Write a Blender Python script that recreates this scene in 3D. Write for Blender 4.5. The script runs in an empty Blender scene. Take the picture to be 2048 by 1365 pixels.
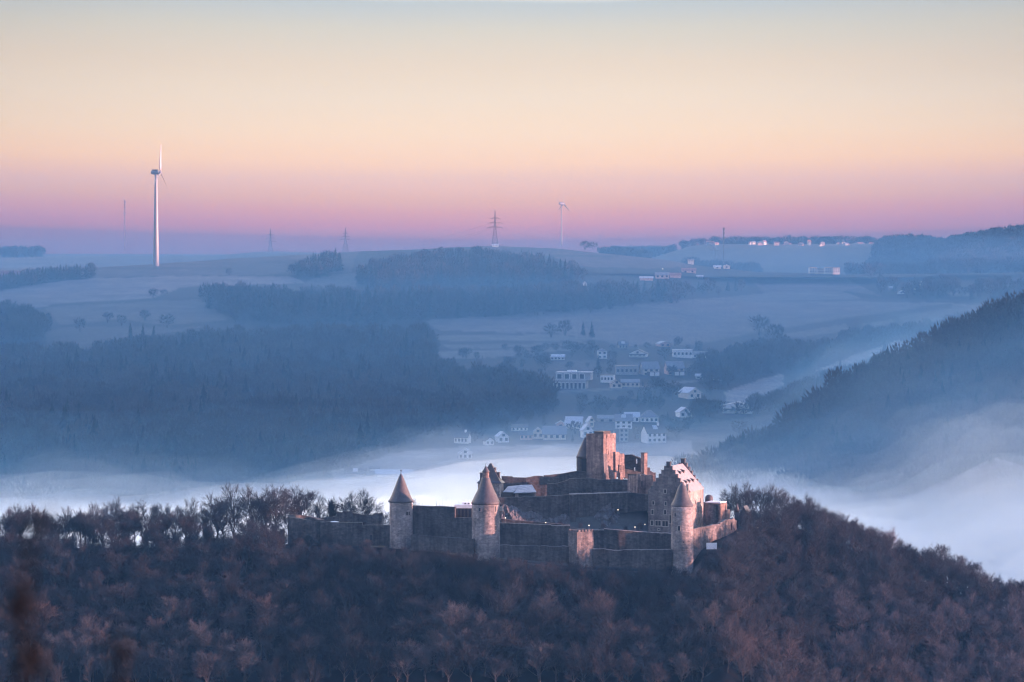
import bpy, math, random
import numpy as np
from mathutils import Vector, Matrix, noise as mnoise

R = math.radians
rnd = random.Random(7)
scene = bpy.context.scene
COL = scene.collection

# ---------------------------------------------------------------- picture geometry
F, CX, HY = 7200.0, 1024.0, 480.0          # telephoto: focal length and eye level in photo pixels


def W(px, py, Y):
    return Vector(((px - CX) * Y / F, Y, (HY - py) * Y / F))


def lerp_list(pts, x):
    if x <= pts[0][0]:
        return pts[0][1]
    for (a, b), (c, d) in zip(pts, pts[1:]):
        if x <= c:
            t = (x - a) / (c - a)
            return b + (d - b) * t
    return pts[-1][1]


def sstep(a, b, x):
    t = min(1.0, max(0.0, (x - a) / (b - a)))
    return t * t * (3 - 2 * t)


def n3(x, y, z=0.0):
    return mnoise.noise(Vector((x, y, z)))


def inside(poly, x, y):
    c = False
    j = len(poly) - 1
    for i in range(len(poly)):
        xi, yi = poly[i]
        xj, yj = poly[j]
        if (yi > y) != (yj > y) and x < (xj - xi) * (y - yi) / (yj - yi) + xi:
            c = not c
        j = i
    return c


# ---------------------------------------------------------------- materials
class NT:
    def __init__(self, mat):
        self.t = mat.node_tree
        self.t.nodes.clear()
        self.out = self.t.nodes.new('ShaderNodeOutputMaterial')

    def n(self, typ, **kw):
        nd = self.t.nodes.new('ShaderNode' + typ)
        for k, v in kw.items():
            setattr(nd, k, v)
        return nd

    def l(self, a, b):
        self.t.links.new(a, b)

    def ramp(self, fac, stops):
        r = self.n('ValToRGB')
        el = r.color_ramp.elements
        while len(el) < len(stops):
            el.new(0.5)
        for e, (p, c) in zip(el, stops):
            e.position = p
            e.color = (*c, 1)
        self.l(fac, r.inputs[0])
        return r.outputs[0]

    def noise(self, vec, scale, detail=4, rough=0.6):
        q = self.n('TexNoise')
        q.inputs['Scale'].default_value = scale
        q.inputs['Detail'].default_value = detail
        q.inputs['Roughness'].default_value = rough
        if vec is not None:
            self.l(vec, q.inputs['Vector'])
        return q.outputs[0]

    def mix(self, fac, a, b, mode='MIX'):
        m = self.n('Mix', data_type='RGBA', blend_type=mode)
        for sock, v in ((m.inputs[0], fac), (m.inputs[6], a), (m.inputs[7], b)):
            if hasattr(v, 'is_output'):
                self.l(v, sock)
            elif isinstance(v, (int, float)):
                sock.default_value = v
            else:
                sock.default_value = (*v, 1)
        return m.outputs[2]

    def mapping(self, vec, scale):
        m = self.n('Mapping')
        m.inputs['Scale'].default_value = scale
        self.l(vec, m.inputs[0])
        return m.outputs[0]

    def bsdf(self, col, rough=0.9, bump=None, dist=0.1, spec=0.2):
        b = self.n('BsdfPrincipled')
        if hasattr(col, 'is_output'):
            self.l(col, b.inputs['Base Color'])
        else:
            b.inputs['Base Color'].default_value = (*col, 1)
        b.inputs['Roughness'].default_value = rough
        b.inputs['Specular IOR Level'].default_value = spec
        if bump is not None:
            bp = self.n('Bump')
            bp.inputs['Distance'].default_value = dist
            bp.inputs['Strength'].default_value = 0.6
            self.l(bump, bp.inputs['Height'])
            self.l(bp.outputs[0], b.inputs['Normal'])
        self.l(b.outputs[0], self.out.inputs[0])
        return b


def newmat(name):
    m = bpy.data.materials.new(name)
    m.use_nodes = True
    return m, NT(m)


def scl(c, k):
    return tuple(min(1.0, v * k) for v in c)


def m_noise(name, c1, c2, scale, rough=0.9, detail=5, spec=0.2, obj_var=0.0):
    m, t = newmat(name)
    g = t.n('NewGeometry')
    col = t.ramp(t.noise(g.outputs['Position'], scale, detail), [(0.3, c1), (0.7, c2)])
    if obj_var:
        oi = t.n('ObjectInfo')
        col = t.mix(1.0, col, t.ramp(oi.outputs['Random'], [(0, (1 - obj_var,) * 3), (1, (1 + obj_var * 0.6, 1 + obj_var * .4, 1 + obj_var * .35))]), 'MULTIPLY')
    t.bsdf(col, rough, spec=spec)
    return m


def m_stone(name, c, course=0.34, dark=0.55, stain=0.5):
    """rubble masonry: irregular coursed blocks, blotchy tone, weather streaks running down from the top"""
    m, t = newmat(name)
    g = t.n('NewGeometry')
    pos = g.outputs['Position']
    big = t.noise(pos, 0.22, 5, 0.65)
    mid = t.noise(t.mapping(pos, (1, 1, 1.6)), 1.1, 4, 0.7)
    streak = t.noise(t.mapping(pos, (1.1, 1.1, 0.09)), 1.0, 4, 0.6)
    vor = t.n('TexVoronoi')
    t.l(t.mapping(pos, (1.1, 1.1, 1.0 / course * 0.6)), vor.inputs['Vector'])
    vor.inputs['Scale'].default_value = 1.0
    col = t.ramp(big, [(0.28, scl(c, dark * .85)), (0.5, c), (0.75, scl(c, 1.5))])
    col = t.mix(0.75, col, t.ramp(mid, [(0.3, (0.5, 0.5, 0.52)), (0.7, (1.35, 1.3, 1.25))]), 'MULTIPLY')
    col = t.mix(0.55, col, t.ramp(vor.outputs['Color'], [(0.1, (0.6, 0.6, 0.6)), (0.9, (1.35, 1.3, 1.3))]), 'MULTIPLY')
    col = t.mix(stain, col, t.ramp(streak, [(0.38, (0.42, 0.42, 0.45)), (0.6, (1.15, 1.12, 1.1))]), 'MULTIPLY')
    t.bsdf(col, 0.95, vor.outputs['Distance'], 0.12)
    return m


def m_plain(name, c, rough=0.7, spec=0.3, metal=0.0):
    m, t = newmat(name)
    g = t.n('NewGeometry')
    col = t.mix(0.5, c, t.ramp(t.noise(g.outputs['Position'], 1.3, 4), [(0.3, scl(c, 0.7)), (0.7, scl(c, 1.2))]))
    b = t.bsdf(col, rough, spec=spec)
    b.inputs['Metallic'].default_value = metal
    return m


def m_emit(name, c, s):
    m, t = newmat(name)
    e = t.n('Emission')
    e.inputs[0].default_value = (*c, 1)
    e.inputs[1].default_value = s
    t.l(e.outputs[0], t.out.inputs[0])
    return m


def m_vol(name, c, dens, g=0.0):
    m, t = newmat(name)
    v = t.n('VolumePrincipled')
    v.inputs['Color'].default_value = (*c, 1)
    v.inputs['Density'].default_value = dens
    v.inputs['Anisotropy'].default_value = g
    t.l(v.outputs[0], t.out.inputs['Volume'])
    try:
        m.cycles.homogeneous_volume = True
    except Exception:
        pass
    return m


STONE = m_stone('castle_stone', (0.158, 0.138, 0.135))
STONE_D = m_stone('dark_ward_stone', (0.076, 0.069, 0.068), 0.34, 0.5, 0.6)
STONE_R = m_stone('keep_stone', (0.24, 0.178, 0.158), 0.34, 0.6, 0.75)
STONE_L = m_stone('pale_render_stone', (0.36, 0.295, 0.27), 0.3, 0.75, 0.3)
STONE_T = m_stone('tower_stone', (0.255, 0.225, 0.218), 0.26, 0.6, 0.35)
ROCK = m_stone('rock', (0.125, 0.12, 0.125), 1.3, 0.45, 0.4)
SLATE = m_noise('slate', (0.045, 0.038, 0.042), (0.085, 0.07, 0.072), 1.6, 0.6, 5, 0.4)
SLATE_F = m_noise('frosted_slate', (0.16, 0.17, 0.20), (0.33, 0.34, 0.38), 0.9, 0.8)
TILE_PALE = m_noise('pale_roof_slates', (0.23, 0.195, 0.19), (0.36, 0.31, 0.30), 0.9, 0.85)
DARK = m_plain('dark_opening', (0.012, 0.012, 0.016), 0.6)
DARKWOOD = m_plain('dark_wood', (0.06, 0.045, 0.04), 0.8)
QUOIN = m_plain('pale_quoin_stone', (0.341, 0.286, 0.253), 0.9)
SNOW = m_noise('snow', (0.62, 0.64, 0.68), (0.82, 0.83, 0.86), 1.2)
WHITE = m_plain('white_board', (0.8, 0.8, 0.82), 0.6)
STEEL = m_plain('galvanised_steel', (0.10, 0.09, 0.10), 0.5, 0.5)
TURB = m_plain('turbine_white_paint', (0.25, 0.235, 0.235), 0.45, 0.4)
TURB_D = m_plain('turbine_dark_top', (0.10, 0.10, 0.11), 0.5)
RED = m_plain('hazed_red_paint', (0.22, 0.13, 0.13), 0.6)
LAMPGLOW = m_emit('lamp_glow', (1.0, 0.85, 0.66), 0.9)
WIRE = m_plain('cable', (0.08, 0.08, 0.09), 0.6)

WALLS = {
    'white': m_plain('house_white_render', (0.78, 0.77, 0.76), 0.85),
    'cream': m_plain('house_cream_render', (0.66, 0.58, 0.50), 0.85),
    'pink': m_plain('house_pink_render', (0.55, 0.38, 0.34), 0.85),
    'grey': m_plain('house_grey_render', (0.33, 0.33, 0.34), 0.85),
    'dark': m_plain('house_dark_cladding', (0.10, 0.09, 0.09), 0.85),
}
ROOFS = {
    'slate': m_plain('house_slate_roof', (0.09, 0.085, 0.09), 0.7),
    'frost': m_plain('house_frosted_roof', (0.50, 0.50, 0.53), 0.85),
    'grey': m_plain('house_grey_roof', (0.22, 0.21, 0.22), 0.8),
    'red': m_plain('house_red_roof', (0.28, 0.13, 0.10), 0.8),
}
GLASS_D = m_plain('dark_window_glass', (0.02, 0.025, 0.03), 0.25, 0.5)

BARK = m_noise('bark', (0.045, 0.04, 0.04), (0.10, 0.088, 0.085), 1.5, obj_var=0.3)


def m_twig(name, c):
    m, t = newmat(name)
    g = t.n('NewGeometry')
    oi = t.n('ObjectInfo')
    col = t.ramp(t.noise(g.outputs['Position'], 0.13, 3), [(0.3, scl(c, 0.6)), (0.7, scl(c, 1.35))])
    col = t.mix(1.0, col, t.ramp(oi.outputs['Random'], [(0, (0.55, 0.58, 0.62)), (0.6, (1.0, 0.97, 0.95)), (1, (1.3, 1.14, 1.05))]), 'MULTIPLY')
    t.bsdf(col, 0.9)
    return m


NEARTWIG = m_plain('near_dark_leaves', (0.006, 0.0055, 0.006), 0.95, 0.05)
TW_RED = m_twig('reddish_twigs', (0.066, 0.057, 0.060))
TW_GREY = m_twig('grey_brown_twigs', (0.066, 0.064, 0.070))
TW_DARK = m_twig('dark_twigs', (0.030, 0.030, 0.034))
TW_FROST = m_twig('frosted_twigs', (0.125, 0.112, 0.124))
NEEDLE = m_noise('far_needles', (0.012, 0.018, 0.018), (0.03, 0.036, 0.034), 0.03)
FARTWIG = m_noise('far_bare_crowns', (0.026, 0.025, 0.026), (0.065, 0.058, 0.058), 0.02)


# ---------------------------------------------------------------- mesh builder
class MB:
    def __init__(self):
        self.v, self.f, self.m, self.mats = [], [], [], []

    def mat(self, m):
        if m not in self.mats:
            self.mats.append(m)
        return self.mats.index(m)

    def quad(self, pts, m):
        i = len(self.v)
        self.v += [tuple(p) for p in pts]
        self.f.append(tuple(range(i, i + len(pts))))
        self.m.append(self.mat(m))

    def hexa(self, b, t, m):
        """b, t: 4 lower and 4 upper corners, counter-clockwise seen from above"""
        i = len(self.v)
        self.v += [tuple(p) for p in b] + [tuple(p) for p in t]
        k = self.mat(m)
        for q in ((3, 2, 1, 0), (4, 5, 6, 7), (0, 1, 5, 4), (1, 2, 6, 5), (2, 3, 7, 6), (3, 0, 4, 7)):
            self.f.append(tuple(i + a for a in q))
            self.m.append(k)

    def prism(self, poly, off, m):
        """closed polygon (list of Vector) extruded by off"""
        i = len(self.v)
        n = len(poly)
        off = Vector(off)
        self.v += [tuple(p) for p in poly] + [tuple(Vector(p) + off) for p in poly]
        k = self.mat(m)
        self.f.append(tuple(range(i, i + n)))
        self.f.append(tuple(range(i + 2 * n - 1, i + n - 1, -1)))
        self.m += [k, k]
        for a in range(n):
            b = (a + 1) % n
            self.f.append((i + b, i + a, i + n + a, i + n + b))
            self.m.append(k)

    def lathe(self, c, prof, m, seg=40, cap=True, jit=0.0):
        """prof: list of (radius, z) from bottom to top, absolute z"""
        i = len(self.v)
        k = self.mat(m)
        for r, z in prof:
            for s in range(seg):
                a = 2 * math.pi * s / seg
                rr = r * (1 + (rnd.uniform(-jit, jit) if jit else 0))
                self.v.append((c[0] + rr * math.cos(a), c[1] + rr * math.sin(a), z))
        for j in range(len(prof) - 1):
            for s in range(seg):
                s2 = (s + 1) % seg
                self.f.append((i + j * seg + s, i + j * seg + s2, i + (j + 1) * seg + s2, i + (j + 1) * seg + s))
                self.m.append(k)
        if cap:
            self.f.append(tuple(i + (len(prof) - 1) * seg + s for s in range(seg)))
            self.f.append(tuple(i + s for s in reversed(range(seg))))
            self.m += [k, k]

    def tube(self, a, b, r0, r1, m, seg=6, cap=True):
        a, b = Vector(a), Vector(b)
        d = (b - a).normalized()
        u = d.orthogonal().normalized()
        w = d.cross(u)
        i = len(self.v)
        k = self.mat(m)
        for p, r in ((a, r0), (b, r1)):
            for s in range(seg):
                t = 2 * math.pi * s / seg
                self.v.append(tuple(p + (u * math.cos(t) + w * math.sin(t)) * r))
        for s in range(seg):
            s2 = (s + 1) % seg
            self.f.append((i + s, i + s2, i + seg + s2, i + seg + s))
            self.m.append(k)
        if cap:
            self.f.append(tuple(i + s for s in reversed(range(seg))))
            self.f.append(tuple(i + seg + s for s in range(seg)))
            self.m += [k, k]

    def build(self, name, parent=None, origin=None, smooth=False):
        me = bpy.data.meshes.new(name)
        o = Vector(origin) if origin is not None else (parent.location.copy() if parent is not None and parent.get('_w') else Vector((0, 0, 0)))
        me.from_pydata([tuple(Vector(p) - o) for p in self.v], [], self.f)
        for m in self.mats:
            me.materials.append(m)
        me.polygons.foreach_set('material_index', self.m)
        if smooth:
            me.polygons.foreach_set('use_smooth', [True] * len(me.polygons))
        me.update()
        ob = bpy.data.objects.new(name, me)
        COL.objects.link(ob)
        if parent is not None:
            ob.parent = parent
        else:
            ob.location = o
        return ob


def tag(o, label=None, cat=None, group=None, kind=None):
    if label:
        o['label'] = label
    if cat:
        o['category'] = cat
    if group:
        o['group'] = group
    if kind:
        o['kind'] = kind
    return o


ROOT_OF = {}


def thing(name, loc, label, cat, group=None):
    e = bpy.data.objects.new(name, None)
    e.empty_display_size = 0.5
    e.location = loc
    COL.objects.link(e)
    return tag(e, label, cat, group)


def part(mb, name, root, smooth=False, sub=None):
    """root: thing Empty. Vertices are in world coordinates; the part is stored relative to the thing."""
    ob = mb.build(name, None, root.location, smooth)
    ob.location = (0, 0, 0)
    ob.parent = sub if sub is not None else root
    return ob


def np_object(name, V, Fa, mats, mi=None, kind=None, smooth=False):
    """fast mesh from numpy: V (n,3), Fa (k,3) triangles"""
    me = bpy.data.meshes.new(name)
    V = np.asarray(V, np.float32)
    Fa = np.asarray(Fa, np.int32)
    me.vertices.add(len(V))
    me.vertices.foreach_set('co', V.ravel())
    w = Fa.shape[1]
    me.loops.add(Fa.size)
    me.loops.foreach_set('vertex_index', Fa.ravel())
    me.polygons.add(len(Fa))
    me.polygons.foreach_set('loop_start', np.arange(0, Fa.size, w, dtype=np.int32))
    for m in mats:
        me.materials.append(m)
    if mi is not None:
        me.polygons.foreach_set('material_index', np.asarray(mi, np.int32))
    if smooth:
        me.polygons.foreach_set('use_smooth', np.ones(len(Fa), bool))
    me.update(calc_edges=True)
    me.validate()
    ob = bpy.data.objects.new(name, me)
    COL.objects.link(ob)
    if kind:
        ob['kind'] = kind
    return ob


def grid_object(name, P, cols, mat, kind='structure'):
    """P: rows x cols array of xyz; cols: rows x cols x 3 ground colours (land cover)"""
    r, c = P.shape[:2]
    V = P.reshape(-1, 3)
    idx = np.arange(r * c).reshape(r, c)
    Fa = np.stack([idx[:-1, :-1], idx[:-1, 1:], idx[1:, 1:], idx[1:, :-1]], -1).reshape(-1, 4)
    ob = np_object(name, V, Fa, [mat], kind=kind, smooth=True)
    # make normals point up
    me = ob.data
    if me.polygons[0].normal.z < 0:
        me.flip_normals()
    if cols is not None:
        at = me.color_attributes.new('cover', 'FLOAT_COLOR', 'POINT')
        a4 = np.ones((r * c, 4), np.float32)
        a4[:, :3] = cols.reshape(-1, 3)
        at.data.foreach_set('color', a4.ravel())
    return ob


def m_ground(name, scale, amt=0.5):
    m, t = newmat(name)
    a = t.n('Attribute', attribute_name='cover')
    g = t.n('NewGeometry')
    col = t.mix(amt, a.outputs['Color'], t.ramp(t.noise(g.outputs['Position'], scale, 6, 0.65), [(0.3, (0.55, 0.55, 0.57)), (0.7, (1.45, 1.4, 1.35))]), 'MULTIPLY')
    t.bsdf(col, 1.0, spec=0.1)
    return m


# ---------------------------------------------------------------- castle hill
CREST = [(-700, 1130), (-300, 1100), (0, 1096), (300, 1096), (560, 1090), (800, 1094), (970, 1110), (1165, 1133), (1365, 1140),
         (1382, 1112), (1396, 1092), (1425, 1074), (1470, 1056), (1530, 1056), (1580, 1064), (1650, 1085), (1750, 1124), (1850, 1172), (1950, 1205), (2048, 1240), (2300, 1340), (2800, 1500)]
CRESTY = [(-300, 1000), (560, 1000), (800, 994), (970, 988), (1165, 984), (1365, 984), (1430, 994), (1520, 1022), (1600, 1030), (2048, 1010), (2400, 990)]


def zhill(x, y):
    px = x * F / 1000.0 + CX
    zc = (HY - lerp_list(CREST, px)) * 0.1389
    yc = lerp_list(CRESTY, px)
    d = yc - y
    if d > 0:
        s = 0.46
        z = zc - s * d + 3.0 * (1 - math.exp(-d / 8.0)) * 0.5
        z += 1.6 * n3(x * 0.035, y * 0.035, 3.0) * min(1, d / 12)
        # the slope runs out into a side valley and climbs again to the viewpoint
        near = -2.4 - 0.34 * max(0.0, y) if y > 0 else -2.4
        near = max(near, -215)
        z = max(z, -225 + 4 * n3(x * .01, y * .01))
        if y < 760:
            z = max(z, near) if y < 600 else z + (max(z, near) - z) * sstep(760, 600, y)
    else:
        b = -d
        back = sstep(38, 60, b)
        kc = sstep(540, 600, px) * (1 - sstep(1400, 1480, px))
        z = zc - max(0, b - 48) * 0.5 - (0.13 + .05 * (1 - kc)) * b * (1 - kc * (1 - sstep(25, 60, b)))
        # the rock the upper ward stands on
        k = sstep(985, 1010, px) * (1 - sstep(1295, 1335, px))
        k2 = sstep(1385, 1420, px) * (1 - sstep(1440, 1500, px))
        if b < 70:
            rise = (10.0 * sstep(8, 20, b) + 7.3 * sstep(24, 34, b)) * (1 - sstep(58, 75, b))
            z += k * rise
        z += (1 - k) * 0.6 * n3(x * .05, y * .05)
        z = max(z, -232 + 3 * n3(x * .01, y * .01, 5))
    return z


def build_hill():
    xs = np.concatenate([np.arange(-900, -240, 30), np.arange(-240, 240, 2.0), np.arange(240, 901, 30)])
    ys = np.concatenate([np.arange(-60, 700, 20), np.arange(700, 880, 8), np.arange(880, 1110, 2.0), np.arange(1110, 1420, 12)])
    P = np.zeros((len(ys), len(xs), 3))
    C = np.zeros((len(ys), len(xs), 3))
    path = [(960, 1116), (1040, 1122), (1100, 1130), (1180, 1134), (1280, 1137), (1400, 1141)]
    for j, y in enumerate(ys):
        for i, x in enumerate(xs):
            z = zhill(x, y)
            P[j, i] = (x, y, z)
            c = np.array((0.010, 0.0095, 0.010)) * (1 + 0.4 * n3(x * .08, y * .08))
            px = x / y * F + CX if y > 100 else 0
            py = HY - z / y * F if y > 100 else 0
            if 960 < px < 1410 and 975 < y < 992:
                dd = abs(py - lerp_list(path, px))
                c = c + (np.array((0.10, 0.08, 0.072)) - c) * (1 - sstep(4, 9, dd))
            f = n3(x * .25, y * .25, 9.0)
            if 975 < y < 1000 and f > 0.15:
                c = c + np.array((0.09, 0.08, 0.08)) * (f - .15)
            if 996 < px < 1300 and 992 < y < 1014:
                c = np.array((0.075, 0.072, 0.068)) * (1 + .7 * n3(x * .5, y * .5, 2))
            C[j, i] = c
    return grid_object('castle_hill', P, C, m_ground('hill_ground', 0.35))


build_hill()

# ---------------------------------------------------------------- far side of the valley
RIDGE = [(-500, 590), (0, 552), (190, 536), (300, 529), (540, 513), (700, 505), (900, 496), (1000, 493), (1120, 498), (1330, 520),
         (1400, 532), (1520, 545), (1700, 549), (2048, 546), (2600, 540)]
RIDGEY = [(-500, 2900), (300, 3000), (1000, 3300), (1400, 3150), (2048, 3050), (2600, 3000)]


def Yfar(px, py):
    r = lerp_list(RIDGE, px)
    v = (py - r) / (1000.0 - r)
    yr = lerp_list(RIDGEY, px)
    if v < 0:
        return yr
    if v <= 1:
        return 1750 + (yr - 1750) * (1 - v) ** 1.6
    return 1750 - (v - 1) * 500


def PF(px, py):
    return W(px, py, Yfar(px, py))


FIELDS = [  # (polygon in the photo, ground colour)
    ([(-300, 600), (0, 581), (190, 556), (400, 553), (580, 553), (610, 566), (360, 575), (300, 600), (100, 612), (-300, 640)], (0.30, 0.26, 0.27)),
    ([(90, 616), (250, 606), (400, 598), (460, 640), (330, 652), (250, 640), (120, 650)], (0.17, 0.155, 0.16)),
    ([(90, 660), (160, 652), (330, 656), (420, 652), (300, 672), (150, 692), (95, 690)], (0.13, 0.12, 0.125)),
    ([(-300, 575), (190, 533), (300, 526), (540, 510), (720, 502), (700, 546), (560, 550), (190, 555), (0, 565)], (0.15, 0.13, 0.135)),
    ([(640, 552), (720, 545), (710, 575), (600, 572)], (0.17, 0.155, 0.16)),
    ([(930, 490), (1000, 490), (1120, 495), (1330, 517), (1390, 533), (1300, 538), (1150, 532), (1100, 512), (960, 506)], (0.20, 0.145, 0.14)),
    ([(850, 642), (1000, 632), (1350, 602), (1520, 588), (1680, 582), (1740, 604), (1900, 606), (1960, 612), (1700, 640), (1520, 672),
      (1400, 690), (1250, 692), (1120, 668), (880, 662)], (0.26, 0.235, 0.25)),
    ([(870, 672), (1100, 668), (1180, 678), (1170, 684), (880, 682)], (0.24, 0.23, 0.24)),
    ([(880, 690), (1180, 687), (1180, 694), (900, 697)], (0.20, 0.20, 0.21)),
    ([(870, 702), (1080, 698), (1160, 696), (1150, 702), (1000, 714), (870, 718)], (0.26, 0.25, 0.26)),
    ([(1500, 560), (1690, 556), (1760, 592), (1690, 582), (1530, 588)], (0.22, 0.19, 0.20)),
    ([(1540, 672), (1690, 648), (1700, 660), (1600, 676)], (0.22, 0.20, 0.22)),
    ([(1720, 650), (1790, 638), (1780, 652), (1740, 660)], (0.20, 0.19, 0.20)),
    ([(1890, 576), (1965, 574), (1962, 592), (1900, 594)], (0.30, 0.27, 0.27)),
    ([(1800, 625), (1950, 613), (1960, 622), (1850, 650), (1800, 645)], (0.17, 0.16, 0.17)),
    ([(1630, 742), (1690, 718), (1800, 680), (1822, 686), (1790, 704), (1680, 735)], (0.55, 0.53, 0.55)),
    ([(1450, 785), (1520, 758), (1566, 746), (1566, 772), (1530, 795), (1480, 808), (1455, 803)], (0.40, 0.38, 0.40)),
    ([(1360, 850), (1450, 842), (1550, 832), (1560, 850), (1510, 878), (1360, 888)], (0.14, 0.145, 0.16)),
    ([(660, 945), (780, 907), (860, 897), (960, 893), (1150, 888), (1380, 880), (1400, 930), (1000, 960), (680, 975)], (0.42, 0.42, 0.45)),
    ([(1080, 722), (1200, 720), (1190, 740), (1090, 742)], (0.14, 0.14, 0.15)),
]
LINES = [  # hedge banks and lanes drawn as ground cover: polyline, half width px, colour
    ([(100, 612), (230, 604), (370, 596)], 2.2, (0.05, 0.045, 0.045)),
    ([(1400, 692), (1530, 668), (1700, 640), (1900, 612)], 4.5, (0.05, 0.05, 0.05)),
    ([(1560, 604), (1720, 600), (1900, 601)], 1.4, (0.10, 0.09, 0.09)),
    ([(560, 552), (700, 546), (960, 508), (1110, 513), (1240, 512)], 1.2, (0.08, 0.07, 0.07)),
    ([(1120, 783), (1200, 780), (1300, 771), (1420, 760)], 2.0, (0.28, 0.27, 0.28)),
]


def seg_dist(px, py, pl):
    best = 1e9
    for (a, b), (c, d) in zip(pl, pl[1:]):
        L = (c - a) ** 2 + (d - b) ** 2
        t = max(0, min(1, ((px - a) * (c - a) + (py - b) * (d - b)) / L))
        best = min(best, math.hypot(px - a - t * (c - a), py - b - t * (d - b)))
    return best


FBB = [(min(p[0] for p in pl), max(p[0] for p in pl), min(p[1] for p in pl), max(p[1] for p in pl)) for pl, c in FIELDS]
LBB = [(min(p[0] for p in pl) - 8, max(p[0] for p in pl) + 8, min(p[1] for p in pl) - 8, max(p[1] for p in pl) + 8) for pl, w, c in LINES]


def cover(px, py):
    jx = px + 5 * n3(px * .05, py * .12, 2.2)
    jy = py + 1.2 * n3(px * .06, py * .1, 7.1)
    c = np.array((0.018, 0.018, 0.019)) * (1 + 0.5 * n3(px * .03, py * .08))
    for (pl, col), bb in zip(FIELDS, FBB):
        if bb[0] - 6 < jx < bb[1] + 6 and bb[2] - 3 < jy < bb[3] + 3 and inside(pl, jx, jy):
            c = 0.36 * np.array(col) * (1 + 0.3 * n3(px * .012, py * .2, 4.0) + .25 * n3(px * .03, py * .8 + px * .05, 6.0))
    for (pl, w, col), bb in zip(LINES, LBB):
        if bb[0] < px < bb[1] and bb[2] < py < bb[3]:
            d = seg_dist(px, py, pl)
            if d < w * 1.6:
                k = 1 - sstep(w * 0.6, w * 1.6, d)
                c = c + (0.45 * np.array(col) - c) * k
    return c


def build_far():
    pxs = np.concatenate([np.arange(-900, -150, 40), np.arange(-150, 2200, 4.0), np.arange(2200, 3000, 40)])
    nv = 210
    P = np.zeros((nv + 4, len(pxs), 3))
    C = np.zeros((nv + 4, len(pxs), 3))
    for i, px in enumerate(pxs):
        r = lerp_list(RIDGE, px)
        for j in range(nv):
            py = r + (1150 - r) * (j / (nv - 1)) ** 1.15
            p = PF(px, py)
            p.z += 0.8 * n3(p.x * .02, p.y * .02)
            P[j + 2, i] = p
            C[j + 2, i] = cover(px, py)
        top = Vector(P[2, i])
        for j, dy in ((1, 120), (0, 400)):
            P[j, i] = (top.x * (1 + dy / top.y), top.y + dy, top.z - (2.5 if j else 22))
            C[j, i] = (0.14, 0.12, 0.12)
        low = Vector(P[nv + 1, i])
        for j, (yy, zz) in ((nv + 2, (1500, -190)), (nv + 3, (1330, -236))):
            P[j, i] = (low.x * yy / low.y, yy, zz)
            C[j, i] = (0.06, 0.06, 0.06)
    return grid_object('far_hillside', P, C, m_ground('far_ground', 0.05, 0.45))


build_far()


def zdist(x, y):
    """the plateau and hills behind the ridge"""
    px = x / y * F + CX
    z = -27 + 5 * n3(x * .0012, y * .0012, 1.0)
    k = sstep(1250, 1420, px) * (1 - sstep(1820, 1900, px))
    z += k * (24 * math.exp(-((y - 4650) / 420) ** 2) - 12 * math.exp(-((y - 3600) / 450) ** 2))
    # big wooded hill on the far right
    h = lerp_list([(1600, 0), (1740, 2), (1830, 10), (1900, 18), (1980, 27), (2048, 33), (2300, 50), (3000, 50)], px)
    z += h * math.exp(-((y - 4200) / 420) ** 2)
    kl = 1 - sstep(300, 760, px)
    z += kl * 6 * math.exp(-((y - 4500) / 400) ** 2)
    kc = sstep(380, 560, px) * (1 - sstep(760, 950, px))
    z += kc * 10 * math.exp(-((y - 4550) / 350) ** 2)
    return z


def build_distant():
    ys = np.concatenate([np.arange(3020, 5300, 45), np.arange(5300, 6960, 160)])
    us = np.linspace(-0.42, 0.42, 300)
    P = np.zeros((len(ys), len(us), 3))
    C = np.zeros((len(ys), len(us), 3))
    for j, y in enumerate(ys):
        for i, u in enumerate(us):
            x = u * y
            P[j, i] = (x, y, zdist(x, y))
            f = n3(x * .004, y * .003, 2)
            C[j, i] = (0.06, 0.05, 0.05) if f > 0.05 else (0.035, 0.032, 0.032)
            if u > (1660 - CX) / F and y < 4500:
                C[j, i] = (0.03, 0.03, 0.032)
    return grid_object('distant_plateau', P, C, m_ground('distant_ground', 0.01, 0.4))


build_distant()

# wooded spur on the right, nearer than the village
SPUR = [(1300, 985), (1400, 946), (1500, 908), (1560, 876), (1620, 828), (1680, 782), (1760, 748), (1840, 716), (1900, 682), (1980, 644), (2048, 620), (2200, 565), (2400, 495), (2700, 425)]


def Yspur(px, py):
    c = lerp_list(SPUR, px)
    v = max(0.0, (py - c) / 400.0)
    yc = lerp_list([(1400, 1800), (1700, 1880), (2048, 1950), (2700, 2000)], px)
    return yc - 420 * v ** 0.9


def build_spur():
    pxs = np.concatenate([np.arange(1300, 2200, 8.0), np.arange(2200, 6800, 60)])
    nv = 60
    P = np.zeros((nv + 3, len(pxs), 3))
    C = np.full((nv + 3, len(pxs), 3), 0.05)
    for i, px in enumerate(pxs):
        q = min(px, 2700)
        c = lerp_list(SPUR, q)
        for j in range(nv):
            py = c + (1180 - c) * j / (nv - 1)
            p = W(q, py, Yspur(q, py))
            if px > 2700:
                p.x += (px - 2700) * 0.27
                p.z += min(40, (px - 2700) * .012)
            P[j + 2, i] = p
        t = Vector(P[2, i])
        P[1, i] = (t.x + 4, t.y + 60, t.z - 8)
        P[0, i] = (t.x + 20, t.y + 300, t.z - 90)
        low = Vector(P[nv + 1, i])
        P[nv + 2, i] = (low.x * .95, low.y - 200, -236)
    return grid_object('wooded_spur', P, C, m_ground('spur_ground', 0.05, 0.4))


build_spur()


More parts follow.
